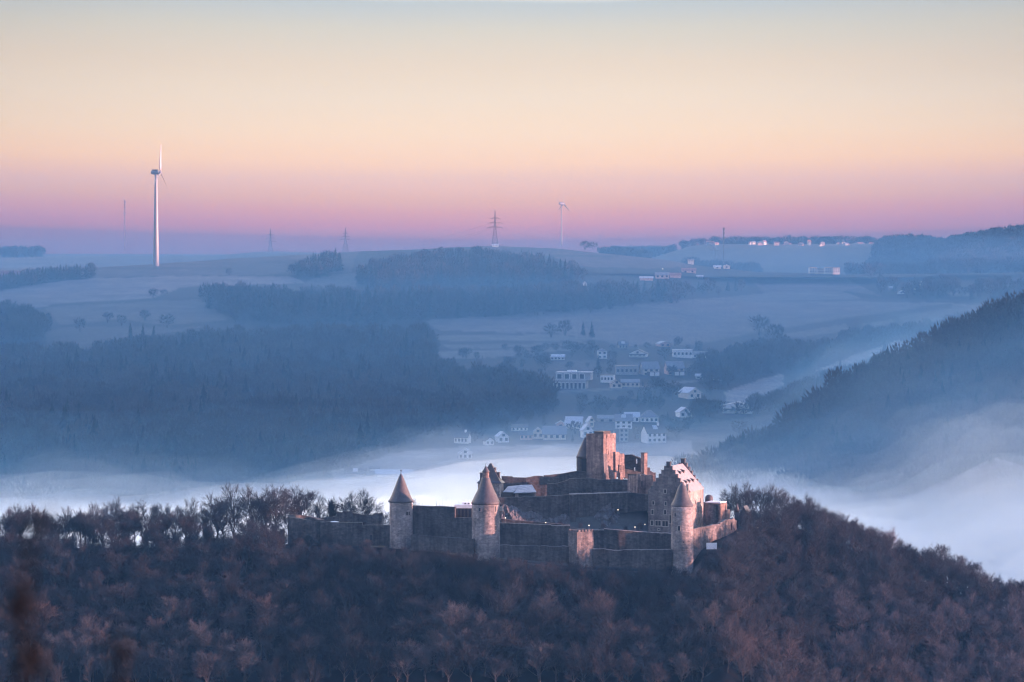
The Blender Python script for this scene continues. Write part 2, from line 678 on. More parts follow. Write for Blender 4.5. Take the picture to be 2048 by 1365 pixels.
# ---------------------------------------------------------------- far woods (masses nobody could count)
def far_proto_conifer(seed):
    r = random.Random(seed)
    V, Fa = [], []
    n = 26
    for k in range(n):
        t = k / n
        z = 0.12 + 0.86 * t
        rad = 0.24 * (1 - t) ** 0.85 + 0.012
        a = k * 2.4
        for q in range(3):
            b = a + q * 2.1 + r.uniform(-.4, .4)
            rr = rad * r.uniform(0.75, 1.2)
            i = len(V)
            V += [(0, 0, z + .09), (rr * math.cos(b - .55), rr * math.sin(b - .55), z - r.uniform(.02, .07)), (rr * math.cos(b + .55), rr * math.sin(b + .55), z - r.uniform(.02, .07))]
            Fa.append((i, i + 1, i + 2))
    i = len(V)
    V += [(-.015, 0, 0), (.015, 0, 0), (0, .015, .9)]
    Fa.append((i, i + 1, i + 2))
    return np.array(V), np.array(Fa)


def far_proto_decid(seed):
    r = random.Random(seed)
    V, Fa = [], []
    for k in range(150):
        while True:
            p = Vector((r.uniform(-1, 1), r.uniform(-1, 1), r.uniform(-1, 1)))
            if 0.3 < p.length < 1:
                break
        c = Vector((p.x * .36, p.y * .36, .62 + p.z * .38))
        d = Vector((p.x * .8, p.y * .8, 0.7 + p.z * .6)).normalized()
        s = d.orthogonal().normalized()
        s = Matrix.Rotation(r.uniform(0, 6.28), 3, d) @ s
        L, w = r.uniform(.10, .2), r.uniform(.02, .05)
        i = len(V)
        V += [tuple(c - s * w), tuple(c + s * w), tuple(c + d * L)]
        Fa.append((i, i + 1, i + 2))
    for q in range(5):
        a = q * 1.3
        i = len(V)
        V += [(-.02, 0, 0), (.02, 0.01, 0), (.2 * math.cos(a), .2 * math.sin(a), .75)]
        Fa.append((i, i + 1, i + 2))
    return np.array(V), np.array(Fa)


CON = [far_proto_conifer(s) for s in range(4)]
DEC = [far_proto_decid(s + 20) for s in range(5)]


def merge(places, mats, name, kind='stuff', label=None):
    """places: (pos, height, width factor, proto, material index)"""
    Vs, Fs, Ms = [], [], []
    off = 0
    for pos, h, wf, (V, Fa), mi in places:
        a = rnd.uniform(0, 6.28)
        ca, sa = math.cos(a), math.sin(a)
        X = (V[:, 0] * ca - V[:, 1] * sa) * h * wf + pos[0]
        Yv = (V[:, 0] * sa + V[:, 1] * ca) * h * wf + pos[1]
        Z = V[:, 2] * h + pos[2] - 0.3
        Vs.append(np.stack([X, Yv, Z], 1))
        Fs.append(Fa + off)
        Ms.append(np.full(len(Fa), mi) if np.isscalar(mi) else mi)
        off += len(V)
    print(name, len(places), off)
    ob = np_object(name, np.concatenate(Vs), np.concatenate(Fs), mats, np.concatenate(Ms), kind)
    if label:
        ob['label'] = label
        ob['category'] = 'wood'
    return ob


def scatter(poly, step_x, step_y, conifer, hmin, hmax, fn=PF, seed=1, gap=0.0, toppoly=None):
    tp = toppoly or poly
    r = random.Random(seed)
    x0, x1 = min(p[0] for p in poly), max(p[0] for p in poly)
    y0, y1 = min(p[1] for p in poly), max(p[1] for p in poly)
    out = []
    y = y0
    while y < y1:
        x = x0
        while x < x1:
            px, py = x + r.uniform(-.5, .5) * step_x, y + r.uniform(-.6, .6) * step_y
            x += step_x
            qx = px + 16 * n3(px * .03, py * .06, seed + 9.1) + r.gauss(0, 5)
            qy = py + 5 * n3(px * .025, py * .05, seed + 4.4)
            if not inside(poly, qx, qy):
                continue
            g = n3(px * .012, py * .03, seed)
            if gap and g < -1 + gap * 1.6 + r.uniform(-.1, .1):
                continue
            con = r.random() < (conifer if not isinstance(conifer, tuple) else (conifer[0] if n3(px * .01, py * .02, seed + 3.3) > 0 else conifer[1]))
            h = r.uniform(hmin, hmax) * (1.1 if con else 0.92)
            p = fn(px, py)
            if not inside(tp, px, py - h * F / p.y * 0.85) and not inside(tp, px - 12, py - h * F / p.y * 0.8):
                continue
            out.append((p, h, r.uniform(.75, 1.15) if con else r.uniform(.8, 1.2), r.choice(CON if con else DEC), 0 if con else 1))
        y += step_y
    return out


WM = [NEEDLE, FARTWIG]
woods = [
    ('conifer_wood', [(360, 576), (430, 568), (700, 578), (1000, 572), (1160, 566), (1500, 562), (1530, 580), (1450, 592), (1150, 627), (850, 642), (700, 652), (470, 645), (400, 602)], 9, 6, (0.75, 0.3), 7, 17,
     'long dark conifer wood across the far hillside below the ridge'),
    ('hilltop_wood', [(700, 560), (706, 536), (740, 519), (860, 500), (940, 496), (1010, 505), (1080, 511), (1150, 528), (1165, 566), (1000, 572), (720, 578)], 8, 5, (0.9, 0.3), 10, 14,
     'dark wood on the hilltop in front of the lattice pylon'),
    ('small_copse', [(546, 551), (560, 540), (590, 530), (612, 510), (675, 499), (684, 545), (640, 557), (590, 556)], 6, 4, (0.8, 0.5), 9, 13, 'small dark copse on the ridge right of the big wind turbine'),
    ('edge_wood', [(-150, 592), (-150, 552), (0, 545), (90, 534), (186, 526), (191, 557), (80, 569), (0, 584)], 6, 4, 0.85, 8, 11, 'dark conifer wood at the left end of the ridge'),
    ('hillside_wood', [(-150, 690), (0, 690), (120, 692), (260, 676), (460, 656), (700, 652), (850, 650), (870, 722), (1000, 732), (1090, 765), (1100, 800), (1200, 800), (1340, 785), (1385, 808),
                       (1335, 815), (1180, 822), (1000, 845), (900, 868), (760, 906), (640, 955), (400, 1010), (-150, 1030)], 12, 8, (0.3, 0.02), 8, 18,
     'wide bare and conifer wood covering the lower left hillside'),
    ('slope_wood', [(-150, 605), (0, 608), (60, 618), (108, 650), (70, 690), (-150, 700)], 9, 6, (0.3, .1), 12, 17, 'dark wood at the left edge below the frosty field'),
    ('valley_wood', [(1390, 800), (1450, 810), (1560, 780), (1640, 745), (1700, 730), (1800, 705), (1850, 700), (1700, 810), (1620, 860), (1560, 830), (1400, 850), (1340, 848)], 11, 7, (0.35, .1), 10, 15, 'loose wood between the chalet and the bright field strip'),
    ('upper_wood', [(1400, 705), (1520, 680), (1560, 668), (1600, 690), (1720, 655), (1850, 640), (1960, 618), (2150, 590), (2150, 660), (1900, 690), (1800, 682), (1640, 738), (1560, 746), (1450, 778), (1400, 760), (1390, 730)], 11, 7, (0.4, .1), 10, 15,
     'patchy wood right of the upper houses below the big pale field'),
    ('plateau_wood', [(1380, 546), (1460, 540), (1560, 552), (1700, 556), (1760, 590), (1800, 596), (1830, 606), (1900, 600), (1970, 600), (2150, 596), (2150, 556), (1900, 556), (1700, 553), (1520, 550)], 13, 7, (0.4, .15), 9, 14,
     'loose trees along the plateau edge on the right', ),
]
for name, poly, sx, sy, con, h0, h1, lab in woods:
    gap = {'valley_wood': .3, 'upper_wood': .28, 'plateau_wood': .42}.get(name, 0.0)
    merge(scatter(poly, sx, sy, con, h0, h1, seed=len(name) + len(poly), gap=gap), WM, name, 'stuff', lab)


def PS(px, py):
    return W(px, py, Yspur(px, py))


sp = [(1310, 1000), (1400, 964), (1500, 925), (1560, 893), (1620, 848), (1680, 802), (1760, 766), (1840, 734), (1900, 702), (1980, 666), (2048, 640), (2250, 560), (2250, 1000), (1310, 1012)]
merge(scatter([(x, y - 14) for x, y in sp[:-2]] + sp[-2:], 11, 7, (0.2, 0.04), 9, 17, PS, 5, toppoly=[(x, y - 60) for x, y in sp[:-2]] + sp[-2:]), WM, 'spur_wood', 'stuff', 'dark wood covering the near slope at the right edge above the fog')


def PD(px, y):
    x = (px - CX) * y / F
    return Vector((x, y, zdist(x, y)))


pl = []
rr = random.Random(3)
for k in range(3000):
    px = rr.uniform(1700, 2250)
    y = rr.uniform(3150, 4420)
    if px < 1700 + (y - 3150) * .05 and y > 3600:
        continue
    pl.append((PD(px, y), rr.uniform(9, 15), 1.1, rr.choice(DEC + CON[:1]), 1))
merge(pl, WM, 'distant_wood', 'stuff', 'hazy wooded hill rising at the far right horizon')
pl = []
for k in range(330):
    px = rr.choice([rr.uniform(-120, 86), rr.uniform(1225, 1345), rr.uniform(1225, 1345)])
    y = rr.uniform(4300, 4500) if px < 200 else rr.uniform(5200, 5400)
    pl.append((PD(px, y), rr.uniform(11, 14) if px < 200 else rr.uniform(12, 16), 1.3, rr.choice(DEC + CON[:2]), 0))
merge(pl, WM, 'horizon_wood', 'stuff', 'pale flat-topped woods on the hazy horizon')
pl = []
for k in range(420):
    px = rr.gauss(1600, 120)
    if 1340 < px < 1850:
        y = rr.uniform(4620, 4900)
        pl.append((PD(px, y), rr.uniform(6, 11), 1.3, rr.choice(DEC), 1))
for k in range(160):
    px = rr.uniform(1200, 1300) if k % 2 else rr.uniform(1370, 1520)
    y = 3400 + rr.uniform(0, 150)
    pl.append((Vector(((px - CX) * y / F, y, (HY - lerp_list([(1200, 508), (1300, 522), (1400, 535), (1520, 545)], px)) * y / F - 2)), rr.uniform(6, 12), 1.2, rr.choice(DEC + CON[:1]), 0))
merge(pl, WM, 'village_trees', 'stuff', 'hazy trees among the distant village on the horizon')
# ================================================================ the castle
def zpx(py, Y):
    return (HY - py) * Y / F


def wall_strip(mb, pts, thick, m, rag=0.22, step=1.3, cap=None):
    """masonry wall following pts = (px, Y, py of top, py of foot); uneven broken top"""
    S = []
    for (a, b) in zip(pts, pts[1:]):
        p0, p1 = W(a[0], 0, a[1]), W(b[0], 0, b[1])
        L = math.hypot(p1.x - p0.x, p1.y - p0.y)
        n = max(1, int(L / step))
        for k in range(n):
            t = k / n
            q = [a[i] + (b[i] - a[i]) * t for i in range(4)]
            S.append((q, 0.0 if k == 0 else rnd.choice((0, 0, 0, -1, 1)) * rag * rnd.random()))
    S.append((list(pts[-1]), 0))
    col = []
    for q, j in S:
        px, Y, t, b = q
        x = (px - CX) * Y / F
        col.append((x, Y, zpx(t, Y) + j, zpx(b, Y)))
    for (x0, y0, t0, b0), (x1, y1, t1, b1) in zip(col, col[1:]):
        d = Vector((x1 - x0, y1 - y0, 0)).normalized()
        nrm = Vector((-d.y, d.x, 0))
        if nrm.y < 0:
            nrm = -nrm
        ox, oy = nrm.x * thick, nrm.y * thick
        mb.hexa([(x0, y0, b0), (x1, y1, b1), (x1 + ox, y1 + oy, b1), (x0 + ox, y0 + oy, b0)],
                [(x0, y0, t0), (x1, y1, t0 if rag and abs(t0 - t1) > .6 else t1), (x1 + ox, y1 + oy, t0 if rag and abs(t0 - t1) > .6 else t1), (x0 + ox, y0 + oy, t0)], m)
    if cap:
        for (x0, y0, t0, b0), (x1, y1, t1, b1) in zip(col, col[1:]):
            mb.hexa([(x0, y0 - .08, t0 + .02), (x1, y1 - .08, t1 + .02), (x1, y1 + thick + .08, t1 + .02), (x0, y0 + thick + .08, t0 + .02)],
                    [(x0, y0 - .08, t0 + .14), (x1, y1 - .08, t1 + .14), (x1, y1 + thick + .08, t1 + .14), (x0, y0 + thick + .08, t0 + .14)], cap)


class Frame:
    """a rectangular building standing at an angle: origin = corner nearest the camera, u to the right along the left face, w backwards along the right face"""

    def __init__(self, px, Y, deg):
        self.Y = Y
        self.o = W(px, HY, Y)
        a = R(deg)
        self.u = Vector((math.cos(a), -math.sin(a), 0))
        self.w = Vector((math.sin(a), math.cos(a), 0))

    def P(self, a, b, z):
        return self.o + self.u * a + self.w * b + Vector((0, 0, z))

    def box(self, mb, a0, a1, b0, b1, z0, z1, m):
        q = [(a0, b0), (a1, b0), (a1, b1), (a0, b1)]
        mb.hexa([self.P(a, b, z0) for a, b in q], [self.P(a, b, z1) for a, b in q], m)

    def z(self, py):
        return zpx(py, self.Y)


def frame_window(fr, face, s, z, w, h, root, surround, pane=None, name='window', bar=False, sub=None):
    """stone surround standing proud of the wall with a dark pane set back inside it. face 'L': s metres left of the corner; 'R': s metres behind it"""
    t = min(0.22, w * 0.3)
    mb, pb = MB(), MB()
    d0, d1 = -0.12, 0.05
    if face == 'L':
        B = lambda m_, s0, s1, z0, z1, e0, e1, mt: fr.box(m_, -s1, -s0, e0, e1, z0, z1, mt)
    else:
        B = lambda m_, s0, s1, z0, z1, e0, e1, mt: fr.box(m_, -e1, -e0, s0, s1, z0, z1, mt)
    B(mb, s - w / 2 - t, s - w / 2, z - h / 2 - t, z + h / 2 + t, d0, d1, surround)
    B(mb, s + w / 2, s + w / 2 + t, z - h / 2 - t, z + h / 2 + t, d0, d1, surround)
    B(mb, s - w / 2, s + w / 2, z + h / 2, z + h / 2 + t, d0 + .01, d1, surround)
    B(mb, s - w / 2, s + w / 2, z - h / 2 - t, z - h / 2, d0 - .06, d1, surround)
    if bar:
        B(mb, s - .07, s + .07, z - h / 2, z + h / 2, d0 + .03, d1, surround)
    wob = part(mb, name, root, sub=sub)
    B(pb, s - w / 2, s + w / 2, z - h / 2, z + h / 2, -0.025, 0.04, pane or DARK)
    if sub is None:
        part(pb, 'pane', root, sub=wob)
    else:
        pb2 = part(pb, 'pane', root, sub=sub)
    return wob


def round_window(c, r, px_off, z, w, h, Y, root, surround, name='window'):
    """small window on a round tower at px_off photo pixels from its axis"""
    s = px_off * Y / F
    a = math.asin(max(-.98, min(.98, s / r)))
    n = Vector((math.sin(a), -math.cos(a), 0))
    u = Vector((math.cos(a), math.sin(a), 0))
    base = Vector((c[0], c[1], 0)) + n * (r - 0.02)

    def B(m_, s0, s1, z0, z1, e0, e1, mt):
        q = [(s0, e1), (s1, e1), (s1, e0), (s0, e0)]
        m_.hexa([base + u * a_ + n * b_ + Vector((0, 0, z0)) for a_, b_ in q], [base + u * a_ + n * b_ + Vector((0, 0, z1)) for a_, b_ in q], mt)
    t = 0.16
    mb, pb = MB(), MB()
    B(mb, -w / 2 - t, -w / 2, z - h / 2 - t, z + h / 2 + t, -.2, .13, surround)
    B(mb, w / 2, w / 2 + t, z - h / 2 - t, z + h / 2 + t, -.2, .13, surround)
    B(mb, -w / 2, w / 2, z + h / 2, z + h / 2 + t, -.2, .12, surround)
    B(mb, -w / 2, w / 2, z - h / 2 - t, z - h / 2, -.2, .18, surround)
    wob = part(mb, name, root)
    B(pb, -w / 2, w / 2, z - h / 2, z + h / 2, -.15, .045, DARK)
    part(pb, 'pane', root, sub=wob)


def finial(root, x, y, z, sub):
    mb = MB()
    mb.tube((x, y, z - .5), (x, y, z + .55), .09, .05, DARKWOOD, 6)
    mb.lathe((x, y), [(.02, z + .5), (.2, z + .62), (.24, z + .75), (.16, z + .92), (.02, z + 1.0)], DARKWOOD, 8)
    part(mb, 'finial', root, sub=sub)


# ---- round towers with conical roofs
def round_tower(px, Y, r_px, top, foot, roof, label, stone, slate, wins, taper=0.03, fin=True):
    k = Y / F
    c = W(px, HY, Y)
    r = r_px * k
    zt, zb = zpx(top, Y), zpx(foot, Y) - 1.5
    root = thing('round_tower', (c.x, Y, zb), label, 'tower')
    mb = MB()
    n = 14
    mb.lathe((c.x, Y), [(r * (1 + taper * (1 - i / n) ** 2), zb + (zt - zb) * i / n) for i in range(n + 1)], stone, 44)
    part(mb, 'wall', root, True)
    mb = MB()
    prof = [(rp * k, zpx(py, Y)) for rp, py in roof]
    mb.lathe((c.x, Y), [(prof[0][0] - .12, prof[0][1] - .22)] + prof, slate, 44)
    rf = part(mb, 'roof', root, True)
    if fin:
        finial(root, c.x, Y, prof[-1][1], rf)
    for off, py, w, h in wins:
        round_window((c.x, Y), r, off, zpx(py, Y), w, h, Y, root, stone if h < 1 else QUOIN)
    return root, c, r, rf


round_tower(802, 998, 23, 1004, 1091, [(26, 1003), (24, 1000), (21, 995), (18.6, 990), (14.2, 979), (9, 965.5), (4, 953), (0.4, 947)],
            'slim round stone tower with a tall pointed cone roof left of the long curtain wall', STONE_T, SLATE,
            [(12.5, 1026, 0.55, 0.9), (16.5, 1026, 0.5, 0.9), (-4, 1062, .3, .4)])

rootD, cD, rD, rfD = round_tower(971.7, 990, 28.0, 1007, 1110, [(30, 1006.5), (27.5, 1002), (24.5, 996), (20.5, 988), (17, 981), (13.2, 972), (10.2, 964), (8.6, 958), (8.0, 956)],
                                 'biggest round tower in pale stone with a flared bell roof carrying a small turret', STONE_T, SLATE,
                                 [(-12, 1017.5, .55, .9), (19, 1017, .6, 1.5), (19.5, 1055, .55, 1.2), (14, 1089, .45, .8), (15, 1105, .5, .5)], fin=False)
kD = 990 / F
mb = MB()
zt0 = zpx(958, 990)
xT = cD.x
mb.lathe((xT, 990), [(6.4 * kD, zt0 - 1), (6.4 * kD, zpx(944.5, 990))], STONE_R, 24)
lt = part(mb, 'lantern_turret', rootD, True, sub=rfD)
mb = MB()
mb.lathe((xT, 990), [(7.9 * kD, zpx(944.8, 990)), (7.2 * kD, zpx(943, 990)), (4.6 * kD, zpx(939, 990)), (2.2 * kD, zpx(935, 990)), (.3 * kD, zpx(931.5, 990))], SLATE, 24)
mb.tube((xT, 990, zpx(932, 990)), (xT, 990, zpx(928.5, 990)), .05, .04, DARKWOOD)
mb.lathe((xT, 990), [(.03, zpx(929.3, 990)), (.17, zpx(928.5, 990)), (.03, zpx(927.5, 990))], DARKWOOD, 8)
part(mb, 'turret_cap', rootD, True, sub=rfD)
# projecting latrine bay on its right flank
mb = MB()
frD = Frame(1000.2, 989.5, 8)
frD.box(mb, -.5, .78, -.5, .8, frD.z(1022), frD.z(1014.5), QUOIN)
mb.hexa([frD.P(-.5, 0, frD.z(1041)), frD.P(.05, 0, frD.z(1041)), frD.P(.05, .4, frD.z(1041)), frD.P(-.5, .4, frD.z(1041))],
        [frD.P(-.5, -.4, frD.z(1022.2)), frD.P(.7, -.4, frD.z(1022.2)), frD.P(.7, .7, frD.z(1022.2)), frD.P(-.5, .7, frD.z(1022.2))], STONE_R)
part(mb, 'latrine_bay', rootD)

rootI, cI, rI, rfI = round_tower(1364.3, 982, 22.2, 1012, 1140, [(22.9, 1011.5), (22.4, 1009.5), (19.5, 1004.5), (16.4, 999), (13.4, 990), (10.4, 981), (7.2, 974), (3.6, 969), (0.3, 965.5)],
                                 'round tower half lit by the sun at the foot of the stepped gable house', STONE_T, SLATE,
                                 [(-14.2, 1029, .5, .9), (-7, 1055.5, .65, 1.25), (2, 1083, .3, .4)], taper=0.02, fin=False)


# ---- square bastion
def bevel_box_wall(fr, a, b, z0, z1, m, seg=10, batter=0.015):
    mb = MB()
    for i in range(seg):
        t0, t1 = i / seg, (i + 1) / seg
        e0, e1 = batter * (1 - t0) * (z1 - z0), batter * (1 - t1) * (z1 - z0)
        q = lambda e: [(-a - e, -e), (e, -e), (e, b + e), (-a - e, b + e)]
        mb.hexa([fr.P(x, y, z0 + (z1 - z0) * t0) for x, y in q(e0)], [fr.P(x, y, z0 + (z1 - z0) * t1 - (.002 if i < seg - 1 else 0)) for x, y in q(e1)], m)
    return mb


frG = Frame(1154, 980, 58)
a, b = 17 * .1361 / math.cos(R(58)), 33.5 * .1361 / math.sin(R(58))
rootG = thing('bastion_tower', frG.P(0, 0, frG.z(1132)), 'squat square roofless tower with one sunlit face on the outer wall', 'tower')
part(bevel_box_wall(frG, a, b, frG.z(1136), frG.z(1065), STONE), 'wall', rootG)
mb = MB()
for i in range(4):
    frG.box(mb, -a + i * a / 4 + .08, -a + (i + .62) * a / 4, 0, .45, frG.z(1065) + .003, frG.z(1060.5), STONE)
for i in range(5):
    frG.box(mb, -.45, 0, i * b / 5 + .5, (i + .66) * b / 5 + .42 if i < 4 else b, frG.z(1065) + .003, frG.z(1060.5), STONE)
frG.box(mb, -a, -a + .45, .5, b, frG.z(1065) + .003, frG.z(1061), STONE)
frG.box(mb, -a + .5, 0, b - .45, b - .002, frG.z(1065) + .003, frG.z(1061.5), STONE)
part(mb, 'battlement', rootG)
for f, s, py, w, h in (('R', 1.7, 1090, .38, .5), ('R', 3.6, 1089.5, .3, .45), ('L', 2.0, 1090, .3, .45)):
    frame_window(frG, f, s, frG.z(py), w, h, rootG, STONE)

# ---- stepped gable house
frJ = Frame(1377, 1002, 18)
kJ = 1002 / F
aJ, bJ = 80 * kJ / math.cos(R(18)), 16.2
zE, zT = frJ.z(984), frJ.z(938)
zF = frJ.z(1072)
rootJ = thing('stepped_gable_house', frJ.P(0, 0, zF), 'tall castle house with stepped gables, sunlit roof and pale long side', 'house')
mb = MB()
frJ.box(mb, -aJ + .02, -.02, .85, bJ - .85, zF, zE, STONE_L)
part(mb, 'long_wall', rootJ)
for gi, (b0, b1) in enumerate(((0.0, .85), (bJ - .85, bJ))):
    mb = MB()
    n = 7
    sw = aJ / 2 / (n + .6)
    poly = [(-aJ, zF), (-aJ, zE + .35)]
    for i in range(n):
        z = zE + .35 + (zT - zE + .3) * i / (n - 1)
        poly += [(-aJ + sw * i, z), (-aJ + sw * (i + 1), z)] if i else [(-aJ + sw, z)]
    L = poly[1:]
    poly = [(-aJ, zF)] + L
    right = [(-aJ - x, z) for x, z in reversed(L)]
    poly = poly + right + [(0, zF)]
    mb.prism([frJ.P(x, b0, z) for x, z in poly], frJ.w * (b1 - b0), STONE)
    if gi == 0:
        # quoins up the sunlit corner
        for q in range(14):
            z0 = zF + 3.2 + q * .8
            frJ.box(mb, -.7 if q % 2 else -.45, .03, -.03, .55, z0, z0 + .72, QUOIN)
    gob = part(mb, 'stepped_gable', rootJ)
    mb = MB()
    zc = zT + .65
    frJ.box(mb, -aJ / 2 - .52, -aJ / 2 + .52, b0 - .1, b1 + .25, zc - .4, zc + 1.0, STONE_D)
    frJ.box(mb, -aJ / 2 - .62, -aJ / 2 + .62, b0 - .2, b1 + .35, zc + 1.002, zc + 1.2, STONE_D)
    part(mb, 'chimney', rootJ, sub=gob)
mb = MB()
ov = .35
zr = zT + .25
for sgn in (1, -1):
    e = 0 if sgn > 0 else -aJ
    A = frJ.P(e + sgn * ov, .87, zE - .25)
    B = frJ.P(e + sgn * ov, bJ - .87, zE - .25)
    C_ = frJ.P(-aJ / 2, bJ - .87, zr)
    D = frJ.P(-aJ / 2, .87, zr)
    th = Vector((0, 0, .22))
    mb.hexa([A, B, C_, D] if sgn > 0 else [D, C_, B, A], [A + th, B + th, C_ + th, D + th] if sgn > 0 else [D + th, C_ + th, B + th, A + th], TILE_PALE)
roofJ = part(mb, 'roof', rootJ)


def dormer(s, t, w=1.0, h=.8):
    """small lidded roof window: s along the ridge, t height fraction up the slope"""
    x = -aJ / 2 * t + .1
    z = zE + (zr - zE) * t
    mb = MB()
    frJ.box(mb, x - .8, x + .1, s - w / 2, s + w / 2, z + .1, z + h, DARKWOOD)
    q = [(x - 1.15, s - w / 2 - .1), (x + .3, s - w / 2 - .1), (x + .3, s + w / 2 + .1), (x - 1.15, s + w / 2 + .1)]
    zz = [z + h + .32, z + h - .1, z + h - .1, z + h + .32]
    mb.hexa([frJ.P(a_, b_, c_) for (a_, b_), c_ in zip(q, zz)], [frJ.P(a_, b_, c_ + .12) for (a_, b_), c_ in zip(q, zz)], SLATE)
    part(mb, 'dormer', rootJ, sub=roofJ)


for s, t in ((5.3, .66), (9.2, .68), (3.6, .29), (7.2, .29), (11.0, .29)):
    dormer(s, t)
kL = kJ / math.cos(R(18))
for px, py, w, h, bar in ((1331, 984, .6, 1.0, 0), (1307.5, 1008, .55, .95, 0), (1332, 1009, .55, .95, 0), (1306, 1026, .6, 1.2, 0), (1331, 1026, .6, 1.2, 0),
                          (1305, 1048, .6, 1.3, 0), (1317, 1048.5, 1.5, 1.3, 1), (1331, 1049, 1.6, 1.4, 1), (1318.5, 1061, .5, .35, 0), (1342, 1040, .7, 2.3, 0)):
    frame_window(frJ, 'L', (1377 - px) * kL, frJ.z(py), w, h, rootJ, QUOIN, bar=bar)
kR = kJ / math.sin(R(18))
for px, py, h in ((1393.5, 1006, .9), (1405.5, 1004, .9), (1386, 1026, 1.15), (1395, 1023.5, 1.15), (1401.5, 1022.5, 1.15), (1407.5, 1022, 1.15),
                  (1386.5, 1047, 1.1), (1396, 1045.5, 1.1), (1403.5, 1044, 1.1)):
    frame_window(frJ, 'R', (px - 1377) * kR, frJ.z(py) - .3, .62, h, rootJ, QUOIN)

# ---- keep with its stair turret
frK = Frame(1206.3, 1030, 35)
kK = 1030 / F
aK, bK = 33.5 * kK / math.cos(R(35)), 26 * kK / math.sin(R(35))
zK0, zK1 = frK.z(966), frK.z(871)
rootK = thing('keep', frK.P(0, 0, zK0), 'square red stone keep, the highest tower, sunlit on its right face', 'tower')
part(bevel_box_wall(frK, aK, bK, zK0, zK1, STONE_R, 12, .008), 'wall', rootK)
mb = MB()
nb = 4
gap = .55
mw = (bK - 3 * gap) / 4
for i in range(nb):
    frK.box(mb, -.55, .12, i * (mw + gap), i * (mw + gap) + mw, zK1 - 1.0, frK.z(868.6), STONE_R)
frK.box(mb, -.5, .11, 0, bK, zK1 + .004, frK.z(869), STONE_R)
frK.box(mb, -aK, -.56, 0, .55, zK1 - .002, frK.z(868.9), STONE_R)
frK.box(mb, -aK, -aK + .55, .56, bK, zK1 - .002, frK.z(869.2), STONE_R)
frK.box(mb, -aK + .56, -.56, bK - .55, bK - .003, zK1 - .002, frK.z(869.2), STONE_R)
frK.box(mb, -4.1, -.9, 1.5, bK - 1.3, zK1 - .3, frK.z(864.2), DARKWOOD)
part(mb, 'battlement', rootK)
for s, py, w, h in ((2.3, 905.5, .75, 1.35), (2.35, 934, .4, .9)):
    frame_window(frK, 'R', s, frK.z(py), w, h, rootK, STONE_R)
mb = MB()   # corner buttress at the foot of the right face
mb.hexa([frK.P(-.1, -.25, zK0), frK.P(.65, -.25, zK0), frK.P(.65, 2.4, zK0), frK.P(-.1, 2.4, zK0)],
        [frK.P(-.1, .003, frK.z(908)), frK.P(.10, .003, frK.z(908)), frK.P(.10, 1.7, frK.z(908)), frK.P(-.1, 1.7, frK.z(908))], STONE)
part(mb, 'buttress', rootK)
cT = W(1170.3, HY, 1036)
kT = 1036 / F
mb = MB()
mb.lathe((cT.x, 1036), [(17.2 * kT, zpx(958, 1036)), (17.2 * kT, zpx(915, 1036))], STONE_D, 28)
st = part(mb, 'stair_turret', rootK, True)
mb = MB()
mb.lathe((cT.x, 1036), [(18.6 * kT, zpx(915.4, 1036)), (16.2 * kT, zpx(911, 1036)), (13.2 * kT, zpx(902, 1036)), (6.2 * kT, zpx(886, 1036)), (.4 * kT, zpx(873.5, 1036))], SLATE, 28)
mb.tube((cT.x, 1036, zpx(874, 1036)), (cT.x, 1036, zpx(871, 1036)), .07, .05, DARKWOOD)
part(mb, 'turret_roof', rootK, True, sub=st)
mb = MB()
frT = Frame(1172, 1033.2, 0)
frT.box(mb, -1.3, .4, 0, 1.2, frT.z(945), frT.z(917.5), DARK)
part(mb, 'doorway', rootK, sub=st)

# ---- ruined great hall beside the keep
rootL = thing('ruined_hall', W(1255, 952, 1030), 'roofless ruined hall with empty window holes right of the keep', 'ruin')


def strip_part(name, root, pts, thick, m, rag=.25, step=1.0):
    mb = MB()
    wall_strip(mb, pts, thick, m, rag, step)
    return part(mb, name, root)


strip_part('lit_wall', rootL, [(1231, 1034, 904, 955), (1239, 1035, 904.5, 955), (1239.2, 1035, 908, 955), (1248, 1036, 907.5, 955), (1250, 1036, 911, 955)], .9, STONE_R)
# rear wall with two real openings
mb = MB()
wall_strip(mb, [(1249, 1044, 910, 926), (1262, 1043, 909.5, 926), (1266.5, 1042.6, 911, 926)], .8, STONE_D)
wall_strip(mb, [(1249, 1044, 926.02, 956), (1266.5, 1042.6, 926.02, 956)], .8, STONE_D, 0)
wall_strip(mb, [(1266.5, 1042.6, 912, 918), (1274.5, 1042, 914, 918)], .8, STONE_D, .1)
wall_strip(mb, [(1266.5, 1042.6, 918.02, 934.9), (1270.4, 1042.3, 918.02, 934.9)], .8, STONE_D, 0)
wall_strip(mb, [(1270.4, 1042.3, 928, 956), (1274.5, 1042, 928, 956)], .8, STONE_D, 0)
wall_strip(mb, [(1266.5, 1042.6, 942.5, 956), (1270.35, 1042.3, 942.5, 956)], .8, STONE_D, 0)
wall_strip(mb, [(1274.5, 1042, 914.5, 956), (1282, 1041, 918, 956)], .8, STONE_D, .2)
part(mb, 'rear_wall', rootL)
frC = Frame(1288.3, 1036, 52)
mb = MB()
z0, z1 = frC.z(958), frC.z(907.5)
frC.box(mb, -1.45, 0, 0, 1.25, z0, z1, STONE_R)
frC.box(mb, -1.52, .06, -.06, 1.3, z1 + .003, z1 + .22, STONE_D)
part(mb, 'chimney_stack', rootL)
strip_part('broken_wall', rootL, [(1294, 1040, 936, 965), (1300, 1040, 942, 970), (1307, 1040, 946, 985), (1311.5, 1040, 957, 985)], 1.6, STONE_R, .5)
mb = MB()
